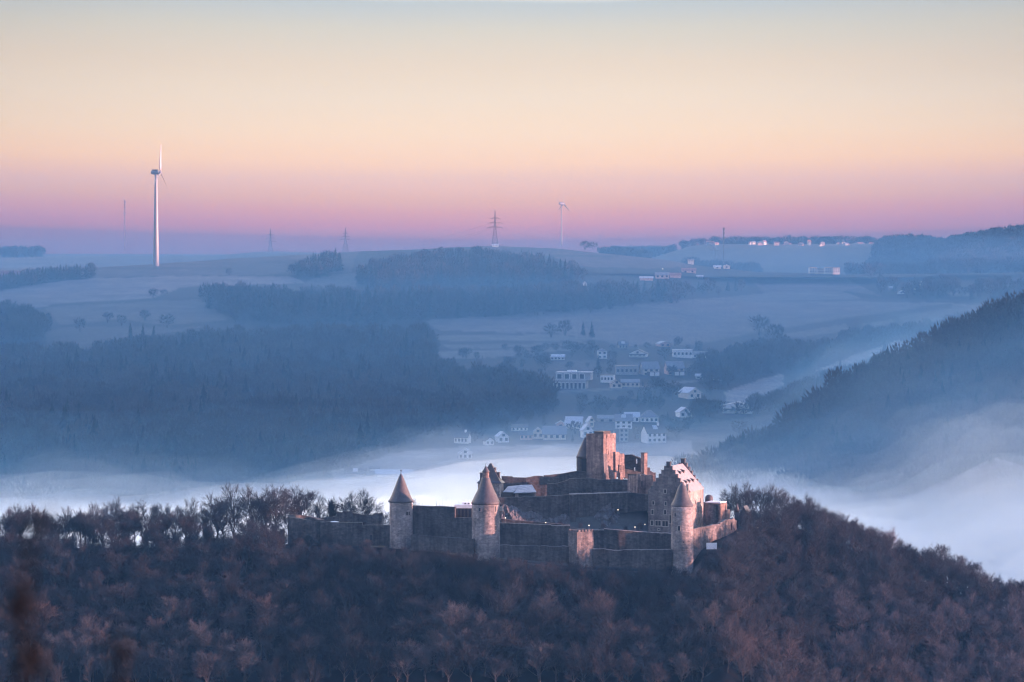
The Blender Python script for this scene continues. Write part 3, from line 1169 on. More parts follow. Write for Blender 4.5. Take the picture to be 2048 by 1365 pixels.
for (x0, x1, t, b, Y) in ((1226.5, 1233, 945, 961, 1027.5), (1236.2, 1247, 945.5, 960, 1028)):
    f_ = Frame(x0 + (x1 - x0) * .42, Y, 50)
    f_.box(mb, -(x1 - x0) * .42 * .1428 / .643, 0, 0, (x1 - x0) * .58 * .1428 / .766, f_.z(b), f_.z(t), STONE_R)
part(mb, 'broken_pier', rootL)
mb = MB()
wall_strip(mb, [(1238, 1031, 930, 956), (1250, 1032, 932, 956)], .6, STONE_R, .3)
wall_strip(mb, [(1250, 1032, 938, 958), (1262, 1033, 940, 958), (1282, 1034, 945, 958)], .7, STONE_D, .5)
part(mb, 'inner_wall', rootL)

# ---- ruined flank tower below the hall
frN = Frame(1275, 1018, 55)
kN = 1018 / F
aN, bN = 19 * kN / math.cos(R(55)), 33 * kN / math.sin(R(55))
rootN = thing('flank_tower', frN.P(0, 0, frN.z(1050)), 'broken reddish tower stump between the keep and the stepped gable house', 'tower')
part(bevel_box_wall(frN, aN, bN, frN.z(1062), frN.z(952.5), STONE_R, 12, .004), 'wall', rootN)
mb = MB()
for i, (s0, s1, py) in enumerate(((0, .9, 948), (1.6, 2.5, 949), (3.0, 3.6, 951), (4.1, bN, 955))):
    frN.box(mb, -.5, 0, s0, s1, frN.z(952.5) - .8 if py > 952 else frN.z(952.5) + .003, frN.z(min(py, 951.5)), STONE_R)
frN.box(mb, -aN, -.6, 0, .5, frN.z(952.5) + .003, frN.z(949.5), STONE_D)
part(mb, 'battlement', rootN)
frame_window(frN, 'R', 1.5, frN.z(969), .4, 1.6, rootN, STONE_R)

# ---- gatehouse with the steep hipped roof
frE = Frame(1001.5, 1016, 11)
kE = 1016 / F
aE, bE = 46 * kE / math.cos(R(11)), 30 * kE / math.cos(R(11))
rootE = thing('gatehouse', frE.P(0, 0, frE.z(1002)), 'pale square gatehouse with a steep hipped roof and small dormers behind the biggest round tower', 'house')
mb = MB()
frE.box(mb, -aE, 0, 0, bE, frE.z(1008), frE.z(967.5), STONE_T)
wE = part(mb, 'wall', rootE)
mb = MB()
for q in range(9):
    z0 = frE.z(1000) + q * .52
    frE.box(mb, -.5 if q % 2 else -.34, .02, -.02, .4, z0, z0 + .5, QUOIN)
part(mb, 'quoins', rootE)
mb = MB()
ze, zr_ = frE.z(967), frE.z(928.5)
o_ = .42
e1 = [(-aE - o_, -o_), (o_, -o_), (o_, bE + o_), (-aE - o_, bE + o_)]
e0 = [(-aE + .35, .35), (-.35, .35), (-.35, bE - .35), (-aE + .35, bE - .35)]
rg = [(-aE / 2 - .25, bE / 2 - .5), (-aE / 2 + .25, bE / 2 - .5), (-aE / 2 + .25, bE / 2 + .5), (-aE / 2 - .25, bE / 2 + .5)]
mb.hexa([frE.P(x, y, ze - .05) for x, y in e1], [frE.P(x, y, ze + .62) for x, y in e0], SLATE)
mb.hexa([frE.P(x, y, ze + .60) for x, y in e0], [frE.P(x, y, zr_) for x, y in rg], SLATE)
rE = part(mb, 'roof', rootE)
for (x, y, py0, py1) in ((-1.15, 1.9, 958, 945.5), (-2.35, 2.2, 948, 936.5), (-aE + .75, 1.9, 959, 947)):
    mb = MB()
    frE.box(mb, x - .42, x + .42, y - .5, y + .9, frE.z(py0) - .3, frE.z(py1 + 2), DARKWOOD)
    frE.box(mb, x - .52, x + .52, y - .6, y + 1.0, frE.z(py1 + 2) + .003, frE.z(py1), SLATE)
    part(mb, 'dormer', rootE, sub=rE)

# ---- walls
def wall_thing(name, label, segs, cat='wall', cap=None, stone=STONE):
    x = segs[0][0]
    root = thing(name, W((x[0][0] + x[-1][0]) / 2, x[0][3], x[0][1]), label, cat)
    for nm, pts, th, m, rag in [(('wall_run',) + (s[0], s[1], s[2], s[3])) if not isinstance(s[0], str) else s for s in segs]:
        mb = MB()
        wall_strip(mb, pts, th, m, rag, cap=cap)
        part(mb, nm, root)
    return root


# left bastion: round open drum and the wall running right from it
rootA = thing('drum_bastion', W(640, 1088, 1000), 'low round open bastion and dark curtain wall at the left end of the castle', 'bastion')
cA = W(612, HY, 1004)
mb = MB()
r0 = 36.5 * .1394
seg = 40
for s in range(seg):
    a0, a1 = 2 * math.pi * s / seg, 2 * math.pi * (s + 1) / seg

    def zt(a):
        f = (1 + math.cos(a)) / 2      # falls towards the right
        return zpx(1031, 1004) - 1.35 * f ** 1.5 - (0.35 if math.sin(a) < 0 else 0)
    pa = [(cA.x + rr_ * math.cos(t), 1004 + rr_ * math.sin(t)) for t in (a0, a1) for rr_ in (r0, r0 - 1.7)]
    zb = zpx(1092, 1004)
    mb.hexa([(*pa[0], zb), (*pa[2], zb), (*pa[3], zb), (*pa[1], zb)], [(*pa[0], zt(a0)), (*pa[2], zt(a1)), (*pa[3], zt(a1)), (*pa[1], zt(a0))], STONE_D)
part(mb, 'drum_wall', rootA)
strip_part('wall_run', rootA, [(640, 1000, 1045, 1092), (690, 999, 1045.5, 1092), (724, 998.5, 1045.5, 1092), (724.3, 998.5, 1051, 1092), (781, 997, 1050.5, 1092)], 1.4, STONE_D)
fr_ = Frame(746.5, 998.0, 0)
frame_window(fr_, 'L', .5, fr_.z(1075.5), .7, 1.4, rootA, STONE_D, name='doorway')
rootA2 = thing('bastion_back_wall', W(715, 1048, 1012), 'broken inner walls standing behind the left curtain wall', 'ruin')
strip_part('wall_run', rootA2, [(640, 1015, 1036, 1052), (668, 1013, 1034, 1052), (673, 1012, 1023.5, 1052), (704, 1011, 1023, 1052), (706, 1011, 1027, 1052), (722, 1010, 1029.5, 1052)], 1.0, STONE_D)
strip_part('wall_run', rootA2, [(721, 1008, 1029, 1052), (747, 1007.5, 1031, 1052), (747.3, 1007.5, 1027, 1052), (764, 1007, 1026.5, 1052)], 1.0, STONE_D)
mb = MB()
wall_strip(mb, [(661, 1003, 1044, 1048), (668, 1003, 1043, 1048), (677, 1003, 1044.5, 1048)], 1.2, SNOW, .1)
part(mb, 'snow_patch', rootA2)

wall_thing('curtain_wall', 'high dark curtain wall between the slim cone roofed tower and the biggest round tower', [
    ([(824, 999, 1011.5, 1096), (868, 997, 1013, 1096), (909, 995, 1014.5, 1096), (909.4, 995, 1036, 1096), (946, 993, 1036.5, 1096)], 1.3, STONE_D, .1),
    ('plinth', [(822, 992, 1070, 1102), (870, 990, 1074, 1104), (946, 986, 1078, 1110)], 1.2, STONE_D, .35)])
# white flat-roofed building behind it
rootV = thing('visitor_building', W(927, 1037, 1004), 'small flat building with a white snowy roof behind the high curtain wall', 'building')
mb = MB()
fV = Frame(944, 1003, 4)
fV.box(mb, -4.9, 0, 0, 4, fV.z(1045), fV.z(1017), STONE_D)
part(mb, 'wall', rootV)
mb = MB()
fV.box(mb, -5.0, .2, -.3, 4.2, fV.z(1017) + .003, fV.z(1010), SNOW)
fV.box(mb, -2.9, -.5, .6, 3.2, fV.z(1010) + .003, fV.z(1005.5), WHITE)
rV = part(mb, 'roof', rootV)
for s in (.9, 1.9):
    frame_window(fV, 'L', s, fV.z(1007.5) , .4, .35, rootV, WHITE)
for s in (.6, 1.6, 2.6, 3.6, 4.4):
    frame_window(fV, 'L', s, fV.z(1027) , .55, 2.2, rootV, DARKWOOD)

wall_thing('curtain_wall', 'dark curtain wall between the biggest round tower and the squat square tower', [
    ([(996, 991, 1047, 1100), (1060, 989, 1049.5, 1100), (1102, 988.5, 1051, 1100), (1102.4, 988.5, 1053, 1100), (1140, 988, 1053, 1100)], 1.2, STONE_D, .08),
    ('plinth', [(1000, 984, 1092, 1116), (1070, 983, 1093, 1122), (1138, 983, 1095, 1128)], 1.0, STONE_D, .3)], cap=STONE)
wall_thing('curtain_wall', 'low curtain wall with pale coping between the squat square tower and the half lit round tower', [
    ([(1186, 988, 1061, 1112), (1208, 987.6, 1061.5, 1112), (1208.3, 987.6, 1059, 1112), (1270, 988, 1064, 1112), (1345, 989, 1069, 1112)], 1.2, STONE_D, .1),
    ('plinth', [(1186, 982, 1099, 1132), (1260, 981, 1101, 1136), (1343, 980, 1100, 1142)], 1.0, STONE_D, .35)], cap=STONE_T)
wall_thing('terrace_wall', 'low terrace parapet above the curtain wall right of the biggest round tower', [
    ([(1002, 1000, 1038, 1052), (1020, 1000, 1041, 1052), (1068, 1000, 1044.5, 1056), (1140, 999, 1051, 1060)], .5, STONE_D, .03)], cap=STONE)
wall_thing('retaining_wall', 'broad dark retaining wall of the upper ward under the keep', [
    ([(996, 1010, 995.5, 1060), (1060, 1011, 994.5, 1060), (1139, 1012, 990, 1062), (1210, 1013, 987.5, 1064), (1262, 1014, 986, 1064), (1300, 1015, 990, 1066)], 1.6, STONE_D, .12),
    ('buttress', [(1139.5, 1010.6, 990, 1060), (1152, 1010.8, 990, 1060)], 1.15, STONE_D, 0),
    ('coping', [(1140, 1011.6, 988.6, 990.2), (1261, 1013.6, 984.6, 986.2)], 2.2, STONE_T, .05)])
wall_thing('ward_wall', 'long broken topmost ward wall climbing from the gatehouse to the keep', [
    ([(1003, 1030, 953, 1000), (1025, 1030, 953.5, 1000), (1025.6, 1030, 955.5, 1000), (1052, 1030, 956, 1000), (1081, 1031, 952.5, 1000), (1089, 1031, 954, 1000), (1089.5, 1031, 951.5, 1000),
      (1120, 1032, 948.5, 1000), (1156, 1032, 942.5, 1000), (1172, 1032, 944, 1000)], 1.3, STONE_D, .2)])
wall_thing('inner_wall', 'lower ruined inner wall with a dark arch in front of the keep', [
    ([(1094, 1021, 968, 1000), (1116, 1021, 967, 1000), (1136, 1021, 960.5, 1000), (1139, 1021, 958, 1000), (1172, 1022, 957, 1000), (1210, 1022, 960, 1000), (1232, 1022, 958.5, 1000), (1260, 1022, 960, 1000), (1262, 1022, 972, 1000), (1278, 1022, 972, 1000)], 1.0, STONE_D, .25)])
root_ = [o for o in COL.objects if o.name == 'inner_wall'][0]
fI = Frame(1114, 1020.9, 0)
frame_window(fI, 'L', .45, fI.z(980.5), .85, 1.6, root_, STONE_D, name='doorway')
# round-headed blind arch
mb = MB()
for i in range(12):
    a0, a1 = math.pi * i / 12, math.pi * (i + 1) / 12
    cx_, cz_ = W(1192, HY, 1021).x, zpx(987, 1021)
    q = [(cx_ + r_ * math.cos(t), cz_ + r_ * .72 * math.sin(t)) for t, r_ in ((a0, 2.7), (a1, 2.7), (a1, 3.05), (a0, 3.05))]
    mb.prism([Vector((x, 1020.9, z)) for x, z in q], (0, .6, 0), STONE)
part(mb, 'arch', root_)
mb = MB()
n = 14
mb.prism([Vector((cx_ + 2.68 * math.cos(math.pi * i / n), 1021.95, cz_ + 2.68 * .72 * math.sin(math.pi * i / n))) for i in range(n + 1)], (0, .03, 0), DARK)
mb.v = [(x, y - 1.0, z) for x, y, z in mb.v]
part(mb, 'arch_shade', root_)  # near-black panel stands in for the shade inside the blind arch

# snow covered shed in the ward
rootS = thing('shed', W(1045, 996, 1018), 'long low shed with a frosted lean-to roof in front of the ward wall', 'shed')
mb = MB()
q = [(1027, 987.5), (1073, 985.5), (1064, 971), (1040, 971.5)]
ys = [1014, 1014, 1024, 1024]
bt = [W(x, y, Y) for (x, y), Y in zip(q, ys)]
for p, py in zip(bt, (987.5, 985.5, 971, 971.5)):
    pass
mb.hexa(bt, [p + Vector((0, 0, .18)) for p in bt], SLATE_F)
q = [(1006, 985), (1026.5, 985.5), (1040, 971.7), (1016, 974)]
bt2 = [W(x, y, Y) for (x, y), Y in zip(q, (1015, 1015, 1024, 1024))]
mb.hexa(bt2, [p + Vector((0, 0, .16)) for p in bt2], SLATE_F)
part(mb, 'roof', rootS)
mb = MB()
fS = Frame(1071, 1014.6, 1)
fS.box(mb, -6.1, 0, .5, 8, fS.z(1000), fS.z(988), STONE_D)
fS.box(mb, -5.8, -4.8, 0, .45, fS.z(1000), fS.z(988), STONE_T)
fS.box(mb, -.5, 0, 0, .45, fS.z(1000), fS.z(986), STONE)
fS.box(mb, -9.4, -6.3, 1, 8, fS.z(1000), fS.z(986), DARKWOOD)
part(mb, 'wall', rootS)


# the bare rock the upper ward is founded on: a broken scarp under the retaining wall
ROCKTOP = [(998, 1012), (1030, 1008), (1046, 1024), (1066, 1018), (1084, 1034), (1110, 1038), (1130, 1026), (1146, 1040), (1176, 1036), (1196, 1026), (1208, 1010), (1222, 1004), (1236, 1022), (1252, 1040), (1270, 1046), (1296, 1050)]
mb = MB()
nx_, nz_ = 150, 26
km = mb.mat(ROCK)
for j in range(nz_ + 1):
    for i in range(nx_ + 1):
        px = 998 + 298 * i / nx_
        t = j / nz_
        Y0 = 1010.2 + (px - 998) * .015
        top = lerp_list(ROCKTOP, px) + 7 * n3(px * .07, 3.3, 1) + 4 * n3(px * .25, 1.3, 1)
        py = 1064 + (top - 1064) * t
        p = W(px, py, Y0)
        rid = 1 - abs(n3(p.x * .32, p.z * .18, 2.0)) * 2
        rid2 = 1 - abs(n3(p.x * .8 + 4, p.z * .5, 5.0)) * 2
        out_ = 3.6 * (1 - t) ** 1.3 + 1.1 * rid * (1 - t * .5) + .55 * rid2 + .3 * n3(p.x * 2.2, p.z * 2.2, 1)
        mb.v.append((p.x, Y0 - max(-.3, out_ * (1 if t < .97 else .2)), p.z))
for j in range(nz_):
    for i in range(nx_):
        a_ = j * (nx_ + 1) + i
        mb.f.append((a_, a_ + 1, a_ + nx_ + 2, a_ + nx_ + 1))
        mb.m.append(km)
o = mb.build('rock_face', None, W(1147, 1064, 1012))
tag(o, 'broken dark rock face under the retaining wall of the upper ward', 'rock')

# ---- east gate works, right of the stepped gable house
rootO = thing('gate_bastion', W(1430, 1052, 1008), 'half round gate bastion with a flat snowy roof right of the stepped gable house', 'bastion')
kO = 1008 / F
cO = W(1424, HY, 1012)
mb = MB()
mb.lathe((cO.x, 1012), [(14.5 * kO, zpx(1064, 1012)), (13.5 * kO, zpx(1007, 1012))], STONE, 30)
part(mb, 'drum_wall', rootO, True)
mb = MB()
fO = Frame(1441, 1009, 24)
fO.box(mb, -.6, .02, 0, 5.2, fO.z(1052), fO.z(1008.5), STONE_R)
fO.box(mb, -.3, .5, 3.4, 6.4, fO.z(1052), fO.z(1022), STONE_R)
part(mb, 'side_wall', rootO)
strip_part('link_wall', rootO, [(1400, 1020, 1005, 1066), (1422, 1018, 1006, 1066)], .9, STONE_R, .1)
mb = MB()
fO.box(mb, -4.3, .2, -.5, 4.2, fO.z(1006.9), fO.z(1004.5), SNOW)
part(mb, 'roof', rootO)
mb = MB()
cd = W(1418, HY, 1020)
mb.lathe((cd.x, 1020), [(8.2 * kO, zpx(1004, 1020)), (8.2 * kO, zpx(998, 1020)), (7.4 * kO, zpx(993.5, 1020)), (5 * kO, zpx(991, 1020)), (.5, zpx(990, 1020))], SLATE, 24)
part(mb, 'dome', rootO, True)
wall_thing('outer_wall', 'sunlit outer wall climbing right from the half lit round tower to the gate', [
    ([(1384, 985, 1059, 1130), (1412, 989, 1053.5, 1116), (1440, 994, 1048, 1100), (1440.4, 994, 1046, 1100), (1455, 998, 1040, 1092), (1468, 1002, 1036, 1088), (1474, 1006, 1046, 1088)], .9, STONE, .3)])
root_ = [o for o in COL.objects if o.name == 'outer_wall'][0]
fo = Frame(1464, 1000.4, -16)
frame_window(fo, 'L', .55, fo.z(1053), .7, 1.6, root_, STONE_D, name='doorway')
rootQ = thing('gate_turret', W(1474, 1052, 1012), 'thin pointed stone turret under trees at the right end of the castle', 'turret')
cq = W(1474, HY, 1012)
mb = MB()
mb.lathe((cq.x, 1012), [(5 * kO, zpx(1060, 1012)), (4.6 * kO, zpx(1024, 1012))], STONE_D, 16)
part(mb, 'wall', rootQ, True)
mb = MB()
mb.lathe((cq.x, 1012), [(5.6 * kO, zpx(1024, 1012)), (2.6 * kO, zpx(1014, 1012)), (.2 * kO, zpx(1007, 1012))], SLATE, 16)
part(mb, 'roof', rootQ, True)


def hut(px, Y, deg, a, b, foot, eave, ridge, label, wm, rm):
    f = Frame(px, Y, deg)
    root = thing('hut', f.P(0, 0, f.z(foot)), label, 'hut')
    mb = MB()
    mb.prism([f.P(-a, 0, f.z(foot)), f.P(0, 0, f.z(foot)), f.P(0, 0, f.z(eave)), f.P(-a / 2, 0, f.z(ridge) - .15), f.P(-a, 0, f.z(eave))], f.w * b, wm)
    part(mb, 'wall', root)
    mb = MB()
    th = Vector((0, 0, .18))
    for s in (1, -1):
        e = .3 if s > 0 else -a - .3
        A, B, C_, D = f.P(e, -.25, f.z(eave) - .12), f.P(e, b + .25, f.z(eave) - .12), f.P(-a / 2, b + .25, f.z(ridge)), f.P(-a / 2, -.25, f.z(ridge))
        L = [A, B, C_, D] if s > 0 else [D, C_, B, A]
        mb.hexa(L, [p + th for p in L], rm)
    part(mb, 'roof', root)


hut(1496, 1016, 20, 2.6, 3.5, 1060, 1032, 1014, 'small gabled gate hut half hidden under the right trees', STONE_D, SLATE)

# signboard on the slope
rootB = thing('signboard', W(1423, 1100, 984), 'white rectangular signboard standing on the rubble slope below the outer wall', 'signboard')
fB = Frame(1434, 983.5, -3)
mb = MB()
fB.box(mb, -21.3 * .1365, 0, 0, .06, fB.z(1099), fB.z(1086), WHITE)
part(mb, 'panel', rootB)
for x in (-2.6, -.25):
    mb = MB()
    fB.box(mb, x - .05, x + .05, .06, .16, fB.z(1110), fB.z(1087), DARKWOOD)
    part(mb, 'post', rootB)


# lamps
def lamp(px, py, Y, label, hgt=2.6, r=.14):
    p = W(px, py, Y)
    root = thing('lamp', (p.x, Y, p.z - hgt), label, 'lamp', 'lit lamps around the castle')
    mb = MB()
    mb.tube((p.x, Y, p.z - hgt), (p.x, Y, p.z - r), .05, .035, STEEL, 6)
    part(mb, 'post', root)
    mb = MB()
    mb.lathe((p.x, Y), [(.02, p.z - r), (r * .8, p.z - r * .6), (r, p.z), (r * .8, p.z + r * .6), (.02, p.z + r)], LAMPGLOW, 10)
    part(mb, 'lamp_head', root)
    mb = MB()
    mb.lathe((p.x, Y), [(r * 1.15, p.z + r * .75), (.04, p.z + r * 1.5)], DARKWOOD, 10)
    part(mb, 'hood', root)


for a_ in ((1236, 1020, 1006, 'lit lamp high in front of the retaining wall'), (1091.5, 1045.5, 997, 'lit lamp on the terrace in the middle of the curtain wall'),
           (1178, 1051, 992, 'lit lamp just above the squat square tower'), (1270, 1054.5, 994, 'lit lamp left of the foot of the stepped gable house'),
           (1290, 1049, 1000, 'dim lit lamp at the corner of the stepped gable house', 2.6, .11), (1011, 1036, 999, 'lit lamp right of the biggest round tower', 2.6, .15),
           (569, 1084, 999, 'lit lamp at the foot of the left round bastion', 2.6, .15), (1516, 1056, 1010, 'lit lamp among trees right of the castle', 2.6, .12),
           (1476, 1066, 1002, 'faint lit lamp below the gate turret', 2.6, .09)):
    lamp(*a_)
# ================================================================ bare winter trees
def gen_tree(seed, spread=0.5, first=0.28, limbs=8, narrow=False, fine=1.0, hgt=10.0):
    """a leafless tree of height ~hgt: (trunk verts/faces, crown verts/faces). Crown = branchlets and thousands of slender twigs."""
    r = random.Random(seed)
    TV, TF, CV, CF = [], [], [], []

    def tube(Vl, Fl, a, b, r0, r1, seg):
        d = (b - a).normalized()
        u = d.orthogonal().normalized()
        w = d.cross(u)
        i = len(Vl)
        for p, q in ((a, r0), (b, r1)):
            for s in range(seg):
                t = 2 * math.pi * s / seg
                Vl.append(tuple(p + (u * math.cos(t) + w * math.sin(t)) * q))
        for s in range(seg):
            s2 = (s + 1) % seg
            Fl.append((i + s, i + s2, i + seg + s2))
            Fl.append((i + s, i + seg + s2, i + seg + s))

    def blade(a, b, w):
        d = (b - a)
        s = d.orthogonal().normalized()
        s = Matrix.Rotation(r.uniform(0, 6.28), 3, d.normalized()) @ s
        i = len(CV)
        CV.extend((tuple(a - s * w), tuple(a + s * w), tuple(b)))
        CF.append((i, i + 1, i + 2))

    def bend(d, ang):
        ax = d.orthogonal().normalized()
        ax = Matrix.Rotation(r.uniform(0, 6.28), 3, d) @ ax
        q = Matrix.Rotation(ang, 3, ax) @ d
        return q

    up = Vector((0, 0, 1))

    def grow(p, d, L, rad, lev):
        n = 2 if lev < 2 else 1
        pts = [p]
        for k in range(n):
            d = (d + up * (0.16 if lev < 3 else .06) + Vector((r.uniform(-.16, .16), r.uniform(-.16, .16), r.uniform(-.08, .1)))).normalized()
            p2 = pts[-1] + d * L / n
            a0, a1 = rad * (1 - .4 * k / n), rad * (1 - .4 * (k + 1) / n)
            if lev <= 1:
                tube(TV, TF, pts[-1], p2, a0, a1, 5)
            elif lev == 2:
                tube(CV, CF, pts[-1], p2, a0, a1, 3)
            else:
                blade(pts[-1], p2 + d * L * .25, max(.032, rad * 1.25))
            pts.append(p2)
        if lev == 4:
            for c in range(2):
                q = pts[0].lerp(pts[-1], r.uniform(.3, 1))
                blade(q, q + bend(d, r.uniform(.3, .9)) * L * r.uniform(.5, .8), .016)
            return
        nch = {0: 0, 1: 6, 2: 6, 3: int(7 * fine)}[lev]
        for c in range(nch):
            t = r.uniform(.25, 1.0) if c else 1.0
            seg = min(n - 1, int(t * n))
            q = pts[seg].lerp(pts[seg + 1], t * n - seg if seg < n else 1)
            ang = r.uniform(.35, .95) if c else r.uniform(0, .3)
            if narrow:
                ang *= .7
            grow(q, bend(d, ang), L * r.uniform(.5, .72), rad * .5, lev + 1)

    H = hgt
    top = Vector((r.uniform(-.3, .3), r.uniform(-.3, .3), H * .62))
    prev = Vector((0, 0, -1.2))
    nseg = 5
    tr = 0.028 * H
    cents = []
    for k in range(nseg):
        t = (k + 1) / nseg
        q = Vector((top.x * t + r.uniform(-.12, .12), top.y * t + r.uniform(-.12, .12), -.4 + (top.z + .4) * t))
        tube(TV, TF, prev, q, tr * (1 - .75 * k / nseg), tr * (1 - .75 * t), 6)
        cents.append((prev, q))
        prev = q
    for k in range(limbs):
        t = first + (1 - first) * (k + r.uniform(0, .8)) / limbs
        t = min(t, .999)
        seg = int(t * nseg)
        a, b = cents[seg]
        q = a.lerp(b, t * nseg - seg)
        az = k * 2.4 + r.uniform(-.4, .4)
        tilt = (1.05 - .75 * t) * (0.55 + spread)
        if narrow:
            tilt *= .5
        d = Vector((math.sin(tilt) * math.cos(az), math.sin(tilt) * math.sin(az), math.cos(tilt)))
        L = H * (.40 - .12 * t) * r.uniform(.85, 1.1) * (0.75 + .5 * spread)
        grow(q, d, L, tr * .38, 1)
    return np.array(TV), np.array(TF), np.array(CV), np.array(CF)


def raw_mesh(name, V, Fa, m):
    me = bpy.data.meshes.new(name)
    me.vertices.add(len(V))
    me.vertices.foreach_set('co', np.asarray(V, np.float32).ravel())
    Fa = np.asarray(Fa, np.int32)
    me.loops.add(Fa.size)
    me.loops.foreach_set('vertex_index', Fa.ravel())
    me.polygons.add(len(Fa))
    me.polygons.foreach_set('loop_start', np.arange(0, Fa.size, 3, dtype=np.int32))
    me.materials.append(m)
    me.update(calc_edges=True)
    return me


KINDS = {}
RAW = {}
for nm, args in {
    'broad1': dict(seed=1, spread=.62, first=.30, limbs=9),
    'broad2': dict(seed=2, spread=.7, first=.25, limbs=9),
    'broad3': dict(seed=3, spread=.5, first=.38, limbs=8),
    'tall1': dict(seed=4, spread=.35, first=.42, limbs=8),
    'tall2': dict(seed=5, spread=.3, first=.35, limbs=9, narrow=True),
    'tall3': dict(seed=6, spread=.42, first=.45, limbs=7),
    'bush1': dict(seed=7, spread=.75, first=.04, limbs=10, fine=1.2),
    'bush2': dict(seed=8, spread=.6, first=.03, limbs=10, fine=1.2),
}.items():
    RAW[nm] = gen_tree(**args)


def kind_mesh(nm, tw):
    k = (nm, tw.name)
    if k not in KINDS:
        TV, TF, CV, CF = RAW[nm]
        KINDS[k] = (raw_mesh('trunk', TV, TF, BARK), raw_mesh('crown', CV, CF, tw))
    return KINDS[k]


def crown_h(nm):
    return RAW[nm][2][:, 2].max()


PROTO = {}


def tree(pos, h, nm, tw, label, group, wf=1.0, name='bare_tree', cat='tree'):
    """one tree = Empty + trunk + crown; later ones of a kind are copies sharing mesh data"""
    s = h / crown_h(nm)
    k = (nm, tw.name, name)
    if k not in PROTO:
        root = bpy.data.objects.new(name, None)
        t_, c_ = kind_mesh(nm, tw)
        tr, cr = bpy.data.objects.new('trunk', t_), bpy.data.objects.new('crown', c_)
        PROTO[k] = (root, tr, cr)
    else:
        a, b, c = PROTO[k]
        root, tr, cr = a.copy(), b.copy(), c.copy()
    for o in (root, tr, cr):
        COL.objects.link(o)
    tr.parent = root
    cr.parent = root
    root.location = pos
    root.rotation_euler = (0, 0, rnd.uniform(0, 6.28))
    root.scale = (s * wf, s * wf, s)
    root['label'], root['category'] = label, cat
    if group:
        root['group'] = group
    elif 'group' in root:
        del root['group']
    return root


def ground_at(px, Y):
    x = (px - CX) * Y / F
    return Vector((x, Y, zhill(x, Y)))


# ---- skyline trees, placed one by one: px, py of the top, depth, kind, twigs, width factor, label
SKY_L = [
    (12, 1012, 1003, 'broad1', TW_GREY, 1.0, 'grey bare tree on the ridge at the left edge of the photo'),
    (42, 1006, 1010, 'tall1', TW_GREY, 1.0, 'slender bare tree on the ridge second from the left edge'),
    (72, 1008, 1004, 'broad3', TW_RED, .9, 'third bare ridge tree from the left edge, brownish crown'),
    (100, 1022, 1012, 'broad2', TW_GREY, .9, 'lower bare tree dipping between its neighbours near the left end of the ridge'),
    (132, 1010, 1006, 'broad1', TW_RED, .9, 'reddish bare tree on the ridge above the leftmost light gap'),
    (160, 1013, 1012, 'tall2', TW_GREY, 1.0, 'narrow bare tree standing left of the pink crowned tree on the ridge'),
    (186, 1007, 1005, 'broad3', TW_GREY, .9, 'grey bare tree directly left of the pink crowned tree'),
    (222, 996, 1008, 'broad2', TW_FROST, .95, 'pale pink crowned bare tree standing out on the left ridge'),
    (246, 1008, 1013, 'tall1', TW_GREY, 1.0, 'dark bare tree directly right of the pink crowned tree'),
    (270, 1006, 1004, 'broad1', TW_RED, .9, 'round reddish bare tree in the middle of the left ridge'),
    (296, 1001, 1006, 'broad2', TW_RED, 1.0, 'broad dense red brown tree in the middle of the left ridge'),
    (326, 1009, 1012, 'tall3', TW_GREY, .9, 'bare tree between the broad red brown tree and the round dome crowned tree'),
    (350, 1012, 1003, 'broad3', TW_RED, .9, 'reddish bare tree in front of the dome crowned tree on the ridge'),
    (378, 993, 1010, 'broad1', TW_GREY, .95, 'dome crowned dark bare tree left of the two tallest ridge trees'),
    (410, 1008, 1014, 'broad2', TW_GREY, .8, 'low bare tree at the foot of the tallest ridge tree'),
    (436, 985, 1010, 'tall1', TW_GREY, 1.1, 'bare tree leaning against the left side of the tallest ridge tree'),
    (468, 963, 1006, 'broad1', TW_GREY, .95, 'tallest bare tree on the ridge with a fan shaped crown'),
    (505, 972, 1013, 'broad3', TW_GREY, .95, 'dark bare tree right of the tallest ridge tree'),
    (528, 980, 1018, 'tall1', TW_DARK, 1.0, 'slim dark bare tree between the fan crowned tree and the airy tree by the bastion'),
    (553, 973, 1010, 'tall3', TW_GREY, 1.1, 'airy bare tree with a straight trunk just left of the round bastion'),
    (580, 985, 1022, 'broad2', TW_DARK, .8, 'dark bare tree behind the left edge of the round bastion'),
    (604, 970, 1020, 'tall1', TW_DARK, 1.25, 'tall upright branching bare tree behind the round bastion'),
    (636, 988, 1024, 'broad1', TW_DARK, .8, 'rounded dark bare tree behind the right side of the round bastion'),
    (664, 990, 1022, 'tall2', TW_DARK, 1.2, 'narrow bare tree behind the broken inner walls'),
    (698, 984, 1021, 'broad3', TW_DARK, .85, 'left one of the twin crowned bare trees above the broken inner walls'),
    (730, 974, 1020, 'broad1', TW_DARK, .95, 'big rounded bare tree above the broken inner walls left of the cone roofed tower'),
    (764, 1012, 1026, 'bush1', TW_DARK, 1.0, 'small bare tree close to the left side of the cone roofed tower'),
]
for px, top, Y, nm, tw, wf, lab in SKY_L:
    p = ground_at(px, Y)
    h = max(5.0, zpx(top, Y) - p.z) * 1.06
    tree(p, h, nm, tw, lab, 'bare trees along the left ridge', wf)
SKY_B = [(838, 988, 1056, 'broad3', 'thin bare treetop just right of the slim cone roofed tower'), (862, 992, 1060, 'tall1', 'second bare treetop behind the high curtain wall'),
         (888, 998, 1058, 'broad1', 'lowest bare treetop behind the high curtain wall'), (912, 994, 1062, 'tall2', 'spiky bare treetop above the white snowy roof'),
         (936, 1000, 1058, 'broad2', 'bare treetop close to the left side of the biggest round tower')]
